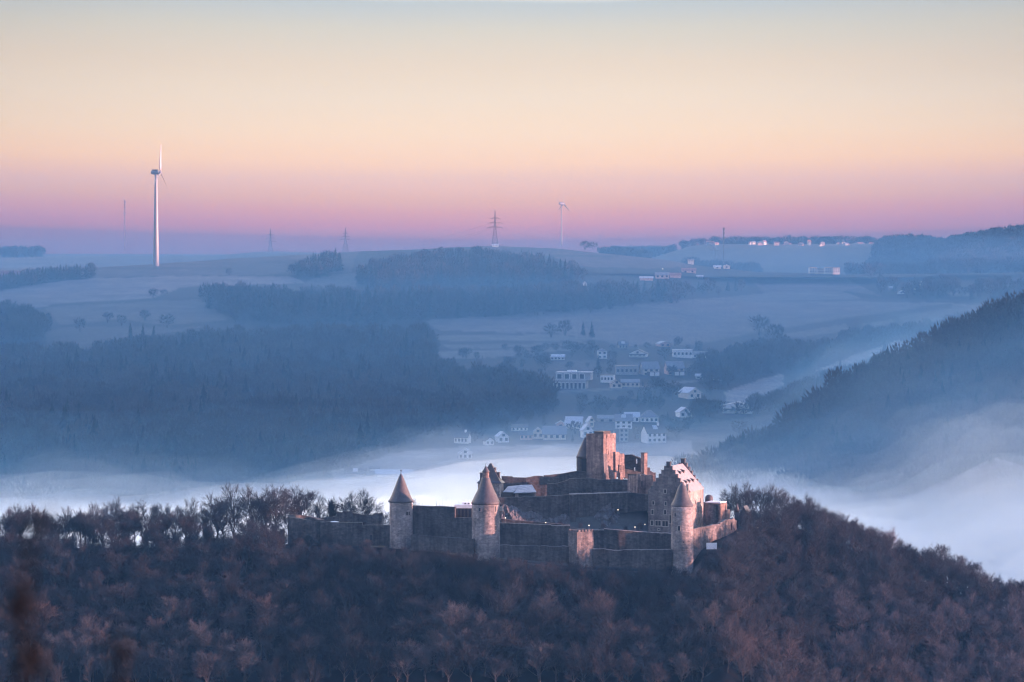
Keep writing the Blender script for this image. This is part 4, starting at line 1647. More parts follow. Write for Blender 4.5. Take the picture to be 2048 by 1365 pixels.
for px, top, Y, nm, lab in SKY_B:
    p = ground_at(px, Y)
    tree(p, zpx(top, Y) - p.z, nm, TW_DARK, lab, 'bare treetops behind the high curtain wall', .8)
SKY_R = [
    (1452, 972, 1040, 'broad1', TW_GREY, .9, 'bare tree just right of the gate bastion roof with a rounded frosty crown'),
    (1474, 962, 1036, 'broad3', TW_GREY, .9, 'left one of the pair of tall bare trees above the gate turret'),
    (1494, 955, 1034, 'broad1', TW_GREY, .8, 'tallest bare tree on the right hilltop above the gate hut'),
    (1520, 966, 1036, 'tall1', TW_GREY, 1.1, 'bare tree on the right hilltop directly right of the tallest one'),
    (1546, 964, 1038, 'broad3', TW_GREY, .9, 'airy pale bare tree in the middle of the right hilltop'),
    (1566, 972, 1034, 'broad2', TW_GREY, .8, 'bare tree at the right shoulder of the hilltop group'),
    (1592, 984, 1036, 'broad1', TW_RED, .9, 'dark reddish bare tree where the hilltop starts to drop'),
    (1616, 982, 1038, 'broad2', TW_GREY, .75, 'curved crowned bare tree at the edge of the dropping crest'),
    (1640, 1004, 1034, 'broad3', TW_RED, .9, 'reddish bare tree on the crest below the curved crowned tree'),
    (1664, 1012, 1034, 'tall1', TW_RED, 1.1, 'upright brownish bare tree on the descending crest'),
    (1686, 1018, 1036, 'broad1', TW_RED, .85, 'round brownish bare tree on the descending crest'),
    (1708, 1028, 1032, 'tall2', TW_RED, 1.3, 'narrow brownish bare tree on the descending crest'),
    (1730, 1040, 1034, 'broad3', TW_RED, .95, 'bare tree halfway down the descending crest'),
    (1752, 1046, 1030, 'tall1', TW_RED, 1.1, 'slender bare tree halfway down the descending crest'),
    (1776, 1050, 1032, 'broad2', TW_FROST, .85, 'pale twiggy bare tree standing out on the descending crest'),
    (1798, 1070, 1028, 'broad1', TW_RED, .85, 'bare tree just below the pale twiggy tree on the crest'),
    (1818, 1082, 1028, 'broad3', TW_RED, .9, 'reddish bare tree before the gap with open trunks'),
    (1838, 1094, 1024, 'tall3', TW_RED, 1.0, 'bare tree at the left side of the open trunked group'),
    (1862, 1086, 1022, 'tall1', TW_GREY, 1.0, 'straight stemmed tree with light between its branches, left in the open group'),
    (1876, 1084, 1018, 'tall3', TW_GREY, 1.1, 'highest tree of the open trunked group on the right crest'),
    (1898, 1100, 1022, 'tall1', TW_GREY, 1.0, 'thin stemmed tree in the middle of the open group'),
    (1916, 1106, 1018, 'tall3', TW_GREY, 1.0, 'bare tree right of the middle of the open group'),
    (1940, 1110, 1020, 'tall1', TW_GREY, 1.1, 'bare tree left of the last round crowned tree'),
    (1966, 1124, 1014, 'broad1', TW_GREY, .85, 'last round crowned bare tree on the right crest'),
    (1992, 1146, 1016, 'broad2', TW_DARK, .9, 'low dark tree below the last round crowned tree'),
    (2018, 1152, 1012, 'broad3', TW_DARK, .9, 'dark tree near the right edge of the photo'),
    (2042, 1146, 1018, 'tall2', TW_DARK, 1.6, 'dark bushy tree cut by the right edge of the photo'),
]
for px, top, Y, nm, tw, wf, lab in SKY_R:
    p = ground_at(px, Y)
    h = max(5.0, zpx(top, Y) - p.z)
    tree(p, h, nm, tw, lab, 'bare trees along the right crest', wf)

# ---- the wooded slope facing the camera
pr = random.Random(21)


def zone(px):
    return 0 if px < 570 else 1 if px < 1000 else 2 if px < 1420 else 3


ZN = ['on the slope below the left ridge', 'on the slope below the left half of the castle', 'on the slope below the right half of the castle', 'on the slope right of the castle']
KN = {'broad1': 'round crowned', 'broad2': 'wide crowned', 'broad3': 'open crowned', 'tall1': 'tall upright', 'tall2': 'narrow columnar', 'tall3': 'long stemmed'}
TN = {TW_RED.name: 'reddish brown', TW_GREY.name: 'grey brown', TW_DARK.name: 'dark', TW_FROST.name: 'pale frosty'}
cand = []
y = 1036.0
row = 0
while y > 925:
    x = -165 + (row % 2) * 2.8
    while x < 165:
        X, Y = x + pr.uniform(-2.2, 2.2), y + pr.uniform(-1.8, 1.8)
        x += 5.0
        px = X * F / Y + CX
        z = zhill(X, Y)
        py = HY - z * F / Y
        if not (-70 < px < 2120) or py > 1470:
            continue
        # stay clear of the castle front, the path and the skyline rows
        if Y > lerp_list(CRESTY, px) + (1 if px < 1000 else 5):
            continue
        base = lerp_list([(-100, 1094), (540, 1094), (575, 1104), (800, 1112), (960, 1136), (1170, 1158), (1380, 1170), (1440, 1142), (1475, 1095), (1505, 1050), (1530, 1045), (1600, 1050), (1750, 1105), (1850, 1160), (1900, 1175), (2100, 1240)], px)
        if py < base:
            continue
        room = py - lerp_list([(-100, 1010), (560, 1030), (575, 1086), (800, 1092), (960, 1108), (1180, 1128), (1380, 1136), (1440, 1104), (1468, 1066), (1500, 1010), (1600, 996), (1680, 1022), (1750, 1052), (1800, 1078), (1850, 1096), (1900, 1112), (2000, 1150), (2100, 1180)], px)
        cand.append((Y, px, X, z, py, room))
    y -= 5.0
    row += 1
cand.sort()
TREES_MAX = 300 - len(SKY_L) - len(SKY_B) - len(SKY_R)


def choose(px, py, room):
    z_ = zone(px)
    q = n3(px * .006, py * .012, 5.5) + pr.uniform(-.35, .35)
    if z_ == 0:
        tw = TW_RED if q > -.1 and py < 1260 else TW_GREY
        if py > 1250:
            tw = TW_RED if q > .25 else TW_GREY
        nm = pr.choice(['tall1', 'tall2', 'tall3', 'tall1', 'broad3'])
    elif z_ == 1:
        tw = TW_DARK if q > -.2 else TW_GREY
        if py < 1150 and q > 0:
            tw = TW_RED
        nm = pr.choice(['broad1', 'broad2', 'broad3', 'tall1'])
    elif z_ == 2:
        tw = TW_RED if q > .05 else TW_GREY if q > -.25 else TW_DARK
        nm = pr.choice(['broad1', 'broad2', 'broad3', 'tall3'])
    else:
        tw = TW_RED if q > -.05 else TW_GREY
        if py > 1250 and px > 1650:
            tw = TW_FROST if q > -.4 else TW_RED
        nm = pr.choice(['broad1', 'broad2', 'broad3', 'broad1'])
    return nm, tw


chosen = []
for Y, px, X, z, py, room in cand:
    nm, tw = choose(px, py, room)
    h = pr.uniform(8.5, 13.5)
    h = min(h, room * Y / F * 0.95 + pr.uniform(0, 1.2))
    if h < 3.2:
        continue
    chosen.append((Y, px, X, z, py, h, nm, tw))
# largest in the picture first: the nearest ones and those at the front of the slope
chosen.sort(key=lambda c: c[0] - c[5] * 1.5)
single = [c for c in chosen if -10 < c[1] < 2058 and c[4] - c[5] * F / c[0] < 1350][:TREES_MAX]
ids = set(id(c) for c in single)
for c in single:
    Y, px, X, z, py, h, nm, tw = c
    lab = '%s %s bare tree %s' % (KN[nm], TN[tw.name], ZN[zone(px)])
    tree(Vector((X, Y, z)), h, nm, tw, lab, lab.replace(' bare tree', ' bare trees'), pr.uniform(.95, 1.2))
TWM = [TW_RED, TW_GREY, TW_DARK, TW_FROST, BARK]
pl = []
for c in chosen:
    if id(c) in ids:
        continue
    Y, px, X, z, py, h, nm, tw = c
    TV, TF, CV, CF = RAW[nm]
    s = h / crown_h(nm)
    V = np.concatenate([TV, CV])
    Fa = np.concatenate([TF, CF + len(TV)])
    mi = np.concatenate([np.full(len(TF), 4), np.full(len(CF), TWM.index(tw))])
    pl.append(((X, Y, z + .3), s, pr.uniform(.95, 1.2), (V, Fa), mi))
print('slope trees', len(chosen), 'single', len(single), 'mass', len(pl))
if pl:
    merge(pl, TWM, 'slope_wood', 'stuff', 'the many further bare trees filling the castle hill between the nearer ones')

# ---- brush and low growth between the trees and under the walls
pl = []
bb = ['bush1', 'bush2']
for k in range(1100):
    px = pr.uniform(-80, 2120)
    Y = pr.uniform(930, 1026)
    X = (px - CX) * Y / F
    z = zhill(X, Y)
    py = HY - z * F / Y
    if 570 < px < 1420 and (Y > 984 or (930 < px < 1400 and abs(py - lerp_list([(930, 1118), (1100, 1131), (1400, 1142)], px)) < 8)):
        continue
    if 1420 <= px < 1480 and Y > 990:
        continue
    if py > 1420:
        continue
    nm = pr.choice(bb)
    q = n3(px * .012, py * .02, 8.8) + pr.uniform(-.3, .3)
    mi = 0 if q > .1 else 1 if q > -.25 else 2
    h = pr.uniform(1.3, 3.4)
    TV, TF, CV, CF = RAW[nm]
    V = np.concatenate([TV, CV])
    sel = np.random.RandomState(k).rand(len(CF)) < .2
    Fa = np.concatenate([TF, CF[sel] + len(TV)])
    m_ = np.concatenate([np.full(len(TF), 4), np.full(int(sel.sum()), mi)])
    pl.append(((X, Y, z + .2), h / crown_h(nm), pr.uniform(1.1, 1.7), (V, Fa), m_))
for k in range(430):
    px = pr.choice([pr.uniform(-40, 160), pr.uniform(310, 572), pr.uniform(1476, 2080), pr.uniform(1476, 2080), pr.uniform(165, 300)])
    Y = lerp_list(CRESTY, px) + pr.uniform(-3, 9)
    X = (px - CX) * Y / F
    h = pr.uniform(2.6, 5.5) * (.35 if 165 <= px <= 300 else 1)
    TV, TF, CV, CF = RAW[pr.choice(bb)]
    sel = np.random.RandomState(k).rand(len(CF)) < .3
    pl.append(((X, Y, zhill(X, Y) + .1), h / crown_h('bush1'), pr.uniform(.9, 1.4), (np.concatenate([TV, CV]), np.concatenate([TF, CF[sel] + len(TV)])), np.concatenate([np.full(len(TF), 4), np.full(int(sel.sum()), pr.choice((0, 1, 1, 2)))])))
merge(pl, TWM, 'undergrowth', 'stuff', 'reddish and grey brush covering the ground of the castle hill')

# ---- shrubs one can tell apart against the castle walls
SHR = [(600, 1092, 994, 4.5, TW_RED, 'reddish shrub under the left round bastion'), (650, 1098, 992, 3.6, TW_RED, 'reddish shrub below the middle of the left curtain wall'),
       (732, 1104, 991, 4.6, TW_RED, 'rounded reddish shrub left of the foot of the slim cone roofed tower'), (776, 1102, 991, 2.8, TW_GREY, 'small grey shrub at the foot of the slim cone roofed tower'),
       (618, 1090, 997.5, 3.8, TW_DARK, 'dark ivy shrub climbing the left round bastion'), (648, 1090, 996.5, 4.0, TW_DARK, 'dark ivy shrub at the right edge of the left round bastion'),
       (950, 1112, 983, 2.2, TW_RED, 'red shrub at the left foot of the biggest round tower'), (1012, 1112, 981, 2.4, TW_RED, 'red shrub right of the foot of the biggest round tower'),
       (880, 1100, 986, 2.0, TW_GREY, 'grey shrub below the plinth of the high curtain wall'), (1105, 1128, 979, 2.0, TW_RED, 'red shrub left of the squat square tower'),
       (1200, 1134, 977, 2.2, TW_RED, 'red shrub right of the squat square tower'), (1245, 1136, 977, 1.8, TW_GREY, 'grey shrub below the low curtain wall'),
       (1310, 1140, 975, 2.6, TW_DARK, 'dark shrub left of the half lit round tower'), (1338, 1150, 971, 4.5, TW_RED, 'bright red brown shrub in front of the half lit round tower'),
       (1412, 1130, 975, 3.4, TW_DARK, 'dark shrub right of the foot of the half lit round tower'), (1455, 1100, 984, 4.5, TW_RED, 'red brown shrub right of the signboard'),
       (1052, 1050, 1003, 1.6, TW_GREY, 'grey shrub on the terrace left of the lit middle lamp'), (1120, 1050, 1003, 2.4, TW_DARK, 'dark shrub on the terrace under the wall buttress'),
       (1160, 1052, 1004, 1.8, TW_GREY, 'grey shrub on the terrace above the squat square tower'), (1206, 1054, 1003, 2.2, TW_RED, 'reddish shrub on the terrace right of the lamp above the squat square tower'),
       (1252, 1056, 1003, 1.7, TW_GREY, 'grey shrub on the terrace left of the lamp near the stepped gable house'), (1280, 1056, 1004, 2.6, TW_DARK, 'dark shrub at the left corner of the stepped gable house')]
for px, py, Y, h, tw, lab in SHR:
    p = ground_at(px, Y)
    tree(p, h, 'bush1' if int(px) % 2 else 'bush2', tw, lab, 'shrubs along the foot of the castle walls', 1.15, 'shrub', 'shrub')
# ================================================================ houses across the valley
class HF:
    """house frame: centre of the front foot line, turned by deg"""

    def __init__(self, c, deg):
        self.o = c
        a = R(deg)
        self.u = Vector((math.cos(a), math.sin(a), 0))
        self.w = Vector((-math.sin(a), math.cos(a), 0))
        self.location = c

    def P(self, a, b, z):
        return self.o + self.u * a + self.w * b + Vector((0, 0, z))

    def box(self, mb, a0, a1, b0, b1, z0, z1, m):
        q = [(a0, b0), (a1, b0), (a1, b1), (a0, b1)]
        mb.hexa([self.P(a, b, z0) for a, b in q], [self.P(a, b, z1) for a, b in q], m)


def house(px0, px1, top, foot, label, typ='side', wall='white', roof='slate', deg=0, cols=3, rows=1, depth=.8, eave=.55, extra='', Y=None, group=None, name='house', fn=PF, cat='house'):
    pc = (px0 + px1) / 2
    p = fn(pc, foot) if Y is None else W(pc, foot, Y)
    k = p.y / F
    app, H = (px1 - px0) * k, (foot - top) * k
    a = abs(math.radians(deg))
    w = app / (math.cos(a) + depth * math.sin(a))
    d = w * depth
    fr = HF(p + Vector((d / 2 * math.sin(R(deg)) * 1.0, d * .1, 0)), deg)
    root = thing(name, p, label, cat, group)
    wm, rm = WALLS[wall], ROOFS[roof]
    he = H * eave
    h2 = w / 2
    th = Vector((0, 0, .3))
    mb = MB()
    lo = -2.5
    if typ == 'flat':
        fr.box(mb, -h2, h2, 0, d, lo, H - .35, wm)
        part(mb, 'wall', root)
        mb = MB()
        fr.box(mb, -h2 - .2, h2 + .2, -.2, d + .2, H - .347, H, rm)
        rf = part(mb, 'roof', root)
        he = H - .4
    elif typ == 'front':      # gable end faces the viewer
        mb.prism([fr.P(-h2, 0, lo), fr.P(h2, 0, lo), fr.P(h2, 0, he), fr.P(0, 0, H - .3), fr.P(-h2, 0, he)], fr.w * d, wm)
        part(mb, 'wall', root)
        mb = MB()
        for s in (1, -1):
            o_ = .5
            sl = (H - .3 - he) / h2
            A, B, C_, D = fr.P(s * (h2 + o_), -o_, he - sl * o_), fr.P(s * (h2 + o_), d + o_, he - sl * o_), fr.P(0, d + o_, H - .3), fr.P(0, -o_, H - .3)
            L = [A, B, C_, D] if s > 0 else [D, C_, B, A]
            mb.hexa(L, [q + th for q in L], rm)
        rf = part(mb, 'roof', root)
    elif typ == 'side':       # ridge runs across the view
        mb.prism([fr.P(-h2, 0, lo), fr.P(-h2, 0, he), fr.P(-h2, d / 2, H - .3), fr.P(-h2, d, he), fr.P(-h2, d, lo)], fr.u * w, wm)
        part(mb, 'wall', root)
        mb = MB()
        for s in (1, -1):
            o_ = .5
            sl = (H - .3 - he) / (d / 2)
            y0 = d / 2 - s * (d / 2 + o_)
            A, B, C_, D = fr.P(-h2 - o_, y0, he - sl * o_), fr.P(h2 + o_, y0, he - sl * o_), fr.P(h2 + o_, d / 2, H - .3), fr.P(-h2 - o_, d / 2, H - .3)
            L = [A, B, C_, D] if s > 0 else [D, C_, B, A]
            mb.hexa(L, [q + th for q in L], rm)
        rf = part(mb, 'roof', root)
    else:                     # hipped
        fr.box(mb, -h2, h2, 0, d, lo, he, wm)
        part(mb, 'wall', root)
        mb = MB()
        o_ = .5
        rr_ = max(.3, h2 - d / 2)
        mb.hexa([fr.P(-h2 - o_, -o_, he), fr.P(h2 + o_, -o_, he), fr.P(h2 + o_, d + o_, he), fr.P(-h2 - o_, d + o_, he)],
                [fr.P(-rr_, d / 2 - .15, H), fr.P(rr_, d / 2 - .15, H), fr.P(rr_, d / 2 + .15, H), fr.P(-rr_, d / 2 + .15, H)], rm)
        rf = part(mb, 'roof', root)
    # windows
    if cols and rows:
        ww, wh = min(1.7, w / cols * .5), min(1.6, he / rows * .52)
        for r_ in range(rows):
            for c_ in range(cols):
                x = -h2 + w * (c_ + .5) / cols
                z = he * (r_ + .55) / rows
                m2 = MB()
                fr.box(m2, x - ww / 2 - .14, x + ww / 2 + .14, -.10, .02, z - wh / 2 - .14, z + wh / 2 + .14, wm)
                wo = part(m2, 'window', root)
                m2 = MB()
                fr.box(m2, x - ww / 2, x + ww / 2, -.125, -.06, z - wh / 2, z + wh / 2, GLASS_D)
                part(m2, 'pane', root, sub=wo)
        if typ == 'front' and H - he > 2.2:
            m2 = MB()
            fr.box(m2, -.75, .75, -.10, .02, he + .1, he + 1.4, GLASS_D)
            part(m2, 'window', root)
    if 'c' in extra:
        m2 = MB()
        fr.box(m2, h2 * .35, h2 * .35 + .9, d * .4, d * .4 + .9, H - 1.6, H + .9, wm)
        part(m2, 'chimney', root, sub=rf)
    if 'b' in extra:     # balcony with dark railing
        m2 = MB()
        fr.box(m2, -h2 * .95, h2 * .95, -1.3, -.002, he * .5, he * .5 + .18, wm)
        fr.box(m2, -h2 * .95, h2 * .95, -1.32, -1.24, he * .5 + .182, he * .5 + 1.05, DARKWOOD)
        part(m2, 'balcony', root)
    if 'g' in extra:     # garage annexe with two pale doors
        m2 = MB()
        fr.box(m2, -w * .28, w * .42, -5.0, -.01, lo, 2.6, WALLS['dark'])
        an = part(m2, 'garage', root)
        for x in (-.16, .16):
            m2 = MB()
            fr.box(m2, w * (.07 + x) - w * .13, w * (.07 + x) + w * .13, -5.12, -5.003, .1, 2.3, WALLS['white'])
            part(m2, 'door', root, sub=an)
    if 's' in extra:     # skylight
        m2 = MB()
        zc = he + (H - he) * .62
        yc = d / 2 * .62 if typ == 'side' else 1.5
        f_ = H - he
        if typ == 'side':
            m2.hexa([fr.P(-1.3, yc - .9, zc - .9 * f_ / (d / 2) + .05), fr.P(1.3, yc - .9, zc - .9 * f_ / (d / 2) + .05), fr.P(1.3, yc + .7, zc + .7 * f_ / (d / 2) + .05), fr.P(-1.3, yc + .7, zc + .7 * f_ / (d / 2) + .05)],
                    [fr.P(-1.3, yc - .9, zc - .9 * f_ / (d / 2) + .42), fr.P(1.3, yc - .9, zc - .9 * f_ / (d / 2) + .42), fr.P(1.3, yc + .7, zc + .7 * f_ / (d / 2) + .42), fr.P(-1.3, yc + .7, zc + .7 * f_ / (d / 2) + .42)], ROOFS['frost'])
        else:
            fr.box(m2, -h2 * .6, -h2 * .2, 1, 2.4, zc - 1, zc + .1, ROOFS['frost'])
        part(m2, 'skylight', root, sub=rf)
    return root, fr, w, d, H, rf


GV = 'houses of the village across the valley'
HOUSES = [
    # upper village
    dict(a=(1101, 1129, 709, 721), l='long white house with a frosted roof, leftmost of the upper village', typ='side', roof='frost', cols=4),
    dict(a=(1195, 1214, 697, 718), l='small tall square white house with a hipped roof above the flat roofed apartment block', typ='hip', roof='grey', cols=2, rows=2, eave=.7, depth=1),
    dict(a=(1236, 1256, 684, 698), l='dark house with one bright skylight in the top row of the upper village', wall='grey', roof='slate', extra='s', deg=8),
    dict(a=(1258, 1297, 699, 715), l='wide white gabled house with a balcony in the upper village', typ='front', roof='slate', cols=4, eave=.45, extra='b', deg=-10),
    dict(a=(1312, 1341, 683, 694), l='house with a pale slanted roof, highest of the upper village', typ='front', wall='pink', roof='frost', cols=2, deg=25),
    dict(a=(1346, 1385, 700, 716), l='low white terrace with dark windows at the right end of the upper village, left half', typ='flat', roof='frost', cols=5),
    dict(a=(1386, 1422, 703, 717), l='low white terrace at the right end of the upper village, right half', typ='side', roof='grey', cols=4),
    dict(a=(1280, 1319, 724, 752), l='big pinkish gabled house with two garage doors, left one of two alike', wall='cream', roof='grey', cols=3, rows=2, extra='g', deg=14, eave=.5),
    dict(a=(1329, 1369, 723, 751), l='big pinkish gabled house with two garage doors, right one of two alike', wall='pink', roof='grey', cols=3, rows=2, extra='g', deg=14, eave=.5),
    dict(a=(1232, 1275, 732, 752), l='dark modern flat house left of the two big pinkish houses', typ='flat', wall='grey', roof='slate', cols=5, rows=1),
    dict(a=(1201, 1231, 750, 766), l='bright white block with dark windows and a flat dark roof right of the apartment block', typ='flat', roof='slate', cols=4, deg=-12),
    dict(a=(1220, 1244, 760, 777), l='pinkish house with a dark gable below the white block', typ='front', wall='cream', roof='slate', cols=2, deg=10),
    dict(a=(1243, 1279, 759, 774), l='long low cream house with a grey roof below the two big pinkish houses', wall='cream', roof='grey', cols=4),
    dict(a=(1358, 1403, 775, 799), l='cream house with a large frosted roof standing alone right of the village centre', typ='front', wall='cream', roof='frost', cols=2, deg=34, depth=1.1),
    dict(a=(1352, 1384, 815, 836), l='white house under two frosted roof pitches below the lone frosted house', typ='front', roof='frost', cols=2, deg=22),
    dict(a=(1446, 1508, 805, 830), l='wide chalet with dark balconies at the right end of the village', typ='front', wall='white', roof='frost', cols=5, rows=1, eave=.68, extra='b', deg=-6),
    dict(a=(1392, 1412, 748, 758), l='pale small roof half hidden by trees right of the big pinkish houses', wall='grey', roof='frost', cols=2),
    dict(a=(1426, 1446, 752, 760), l='low pale shed half hidden by trees left of the bright field', wall='white', roof='frost', cols=2),
    dict(a=(884, 914, 732, 750), l='white house alone in the dark hillside wood left of the village', wall='white', roof='grey', cols=3, deg=-20),
    # lower village
    dict(a=(908, 942, 864, 888), l='white house with a tall narrow gable, leftmost of the lower village', wall='white', roof='slate', cols=4, deg=-18, extra='c'),
    dict(a=(966, 988, 874, 891), l='white gabled house with a dark roof, second from the left in the lower village', typ='front', roof='slate', cols=2, deg=24),
    dict(a=(990, 1018, 864, 886), l='narrow white gable with a frosted roof, third from the left in the lower village', typ='front', roof='frost', cols=2, deg=16, depth=1.1),
    dict(a=(1023, 1055, 849, 863), l='white house with big dark windows above the pinkish low house', wall='white', roof='slate', cols=4),
    dict(a=(1040, 1065, 862, 880), l='pinkish low house left of the white rimmed gable', wall='pink', roof='slate', cols=3),
    dict(a=(1065, 1087, 855, 878), l='gabled house with a bright white roof rim left of the big barn', typ='front', wall='cream', roof='frost', cols=2),
    dict(a=(1086, 1132, 853, 880), l='big barn like house with a wide grey roof in the lower village', wall='cream', roof='grey', cols=4, eave=.42, depth=.7),
    dict(a=(1112, 1131, 842, 856), l='small pinkish gable behind the big barn like house', typ='front', wall='pink', roof='frost', cols=1),
    dict(a=(1130, 1168, 834, 858), l='long house with a frosted roof behind the keep tower, upper left', wall='white', roof='frost', cols=4, deg=-12, eave=.4),
    dict(a=(1161, 1186, 848, 876), l='white gabled house partly hidden by the keep', typ='front', wall='white', roof='frost', cols=2, deg=18),
    dict(a=(1172, 1190, 833, 856), l='small house with a bright roof edge above the keep', typ='front', wall='cream', roof='frost', cols=1, deg=25),
    dict(a=(1190, 1229, 846, 868), l='dark roofed house right behind the top of the keep', wall='grey', roof='slate', cols=3, eave=.35),
    dict(a=(1196, 1230, 831, 846), l='blue grey roofed house in the back row above the keep', wall='grey', roof='grey', cols=2),
    dict(a=(1231, 1264, 829, 858), l='white house with frosted roof and wide windows right of the keep', wall='white', roof='grey', cols=3, rows=2, eave=.55, extra='s'),
    dict(a=(1250, 1279, 825, 846), l='white house with a pale mono pitch roof in the back row', wall='white', roof='frost', cols=3, rows=1),
    dict(a=(1281, 1317, 821, 846), l='house with a large hipped grey roof and bright front, right end of the back row', typ='hip', wall='white', roof='grey', cols=4, eave=.42),
    dict(a=(1283, 1333, 850, 886), l='biggest white house with dark roof and chimney right of the keep', typ='side', wall='white', roof='slate', cols=4, rows=2, deg=24, eave=.55, extra='cs', depth=.7),
    dict(a=(1239, 1257, 856, 884), l='narrow grey three storey block right of the keep', typ='flat', wall='grey', roof='frost', cols=2, rows=3),
    dict(a=(917, 944, 897, 920), l='pale house dissolving in the fog below the leftmost house of the lower village', typ='front', wall='white', roof='frost', cols=3, rows=1),
    dict(a=(690, 731, 938, 953), l='long dark roofed barn with a bright skylight in the fog', wall='white', roof='slate', cols=0, extra='s', eave=.35, depth=.5),
    dict(a=(740, 757, 933, 943), l='small barn behind the long barn in the fog', wall='white', roof='slate', cols=0),
    dict(a=(752, 824, 940, 956), l='very long pale hall sinking into the fog', wall='white', roof='frost', cols=0, eave=.45, depth=.3),
    # plateau edge, right
    dict(a=(1830, 1857, 563, 579), l='white gabled house on the plateau edge at the right', typ='front', roof='grey', cols=2, rows=1),
    dict(a=(1796, 1810, 579, 589), l='small white gable left of the white plateau house', typ='front', roof='slate', cols=1),
    dict(a=(1779, 1791, 573, 581), l='pale little roof left of the small white gable on the plateau', wall='grey', roof='frost', cols=0),
    dict(a=(1280, 1306, 553, 561), l='low farm shed with a frosted roof at the left of the ridge farm', wall='pink', roof='frost', cols=0, depth=.5),
    dict(a=(1311, 1338, 545, 557), l='long farm hall with a lit front in the ridge farm', wall='pink', roof='grey', cols=3, depth=.5),
    dict(a=(1340, 1362, 546, 556), l='reddish barn right of the long farm hall', wall='pink', roof='red', cols=0, depth=.6),
    dict(a=(1364, 1392, 536, 547), l='reddish farm building behind the ridge farm barn', wall='pink', roof='red', cols=2, depth=.6),
    dict(a=(1394, 1406, 551, 557), l='tiny pale shed at the right end of the ridge farm', wall='white', roof='frost', cols=0),
    dict(a=(1428, 1442, 531, 538), l='small cream house near the thin mast, left one', wall='cream', roof='frost', cols=1),
    dict(a=(1447, 1460, 529, 537), l='small cream gable near the thin mast, right one', typ='front', wall='cream', roof='frost', cols=1),
    dict(a=(1376, 1388, 518, 524), l='tiny house in front of the dark trees left of the thin mast', wall='cream', roof='grey', cols=0),
    dict(a=(1166, 1173, 563, 571), l='tiny white hut at the edge of the hilltop wood', typ='front', wall='white', roof='frost', cols=0),
]
HR = {}
for d_ in HOUSES:
    q = dict(d_)
    a_ = q.pop('a')
    lab = q.pop('l')
    HR[lab] = house(*a_, lab, group=GV if a_[3] > 600 else 'buildings on the plateau edge', **q)

# flat-roofed apartment block with set back upper storey
p = PF(1139, 779)
k = p.y / F
fr = HF(p, -8)
root = thing('apartment_block', p, 'large flat roofed apartment block with a set back upper storey in the upper village', 'building')
w = 66 * k
h = 34 * k
d = 12.0
mb = MB()
fr.box(mb, -w / 2, w / 2, 0, d, -3, h * .53, WALLS['grey'])
fr.box(mb, -w / 2 + 1.2, w / 2 + 2.5, 2.6, d + 3, h * .53 + .004, h - .3, WALLS['grey'])
part(mb, 'wall', root)
mb = MB()
fr.box(mb, -w / 2 - .2, w / 2 + .2, -.3, 2.58, h * .53 + .003, h * .53 + .3, ROOFS['frost'])
fr.box(mb, -w / 2 + .9, w / 2 + 2.8, 2.2, d + 3.2, h - .297, h, ROOFS['frost'])
fr.box(mb, -2, 3.5, 4, 9, h + .003, h + 1.0, WALLS['white'])
part(mb, 'roof', root)
for i in range(8):
    x = -w / 2 + w * (i + .5) / 8
    m2 = MB()
    for (a0, a1, z0, z1) in ((-.95, -.75, .4, 4.2), (.75, .95, .4, 4.2), (-.75, .75, 3.9, 4.2)):
        fr.box(m2, x + a0, x + a1, -.14, .01, z0, z1, WALLS['white'])
    wo = part(m2, 'window', root)
    m2 = MB()
    fr.box(m2, x - .75, x + .75, -.05, .03, .4, 3.9, GLASS_D)
    part(m2, 'pane', root, sub=wo)
for i in range(4):
    x = -w / 2 + 1.2 + (w + 1) * (i + .5) / 4.6
    m2 = MB()
    z0 = h * .53 + .7
    for (a0, a1, b0, b1) in ((-1.7, -1.45, z0, h - .9), (1.45, 1.7, z0, h - .9), (-1.45, 1.45, h - 1.15, h - .9)):
        fr.box(m2, x + a0, x + a1, 2.45, 2.61, b0, b1, WALLS['white'])
    wo = part(m2, 'window', root)
    m2 = MB()
    fr.box(m2, x - 1.2, x + 1.2, 2.55, 2.63, z0 + .2, h - 1.3, GLASS_D)
    part(m2, 'pane', root, sub=wo)

# terrace of sunlit apartments on the plateau edge
for i, (x0, x1, t) in enumerate(((1617, 1634, 535), (1634, 1648, 537), (1648, 1664, 534.5), (1664, 1680, 535))):
    house(x0, x1, t, 546, ('leftmost', 'second', 'third', 'rightmost')[i] + ' of four joined sunlit flats on the plateau edge', typ='flat', wall='cream', roof='slate', cols=3, rows=2,
          group='joined sunlit flats on the plateau edge', deg=20, depth=.4)

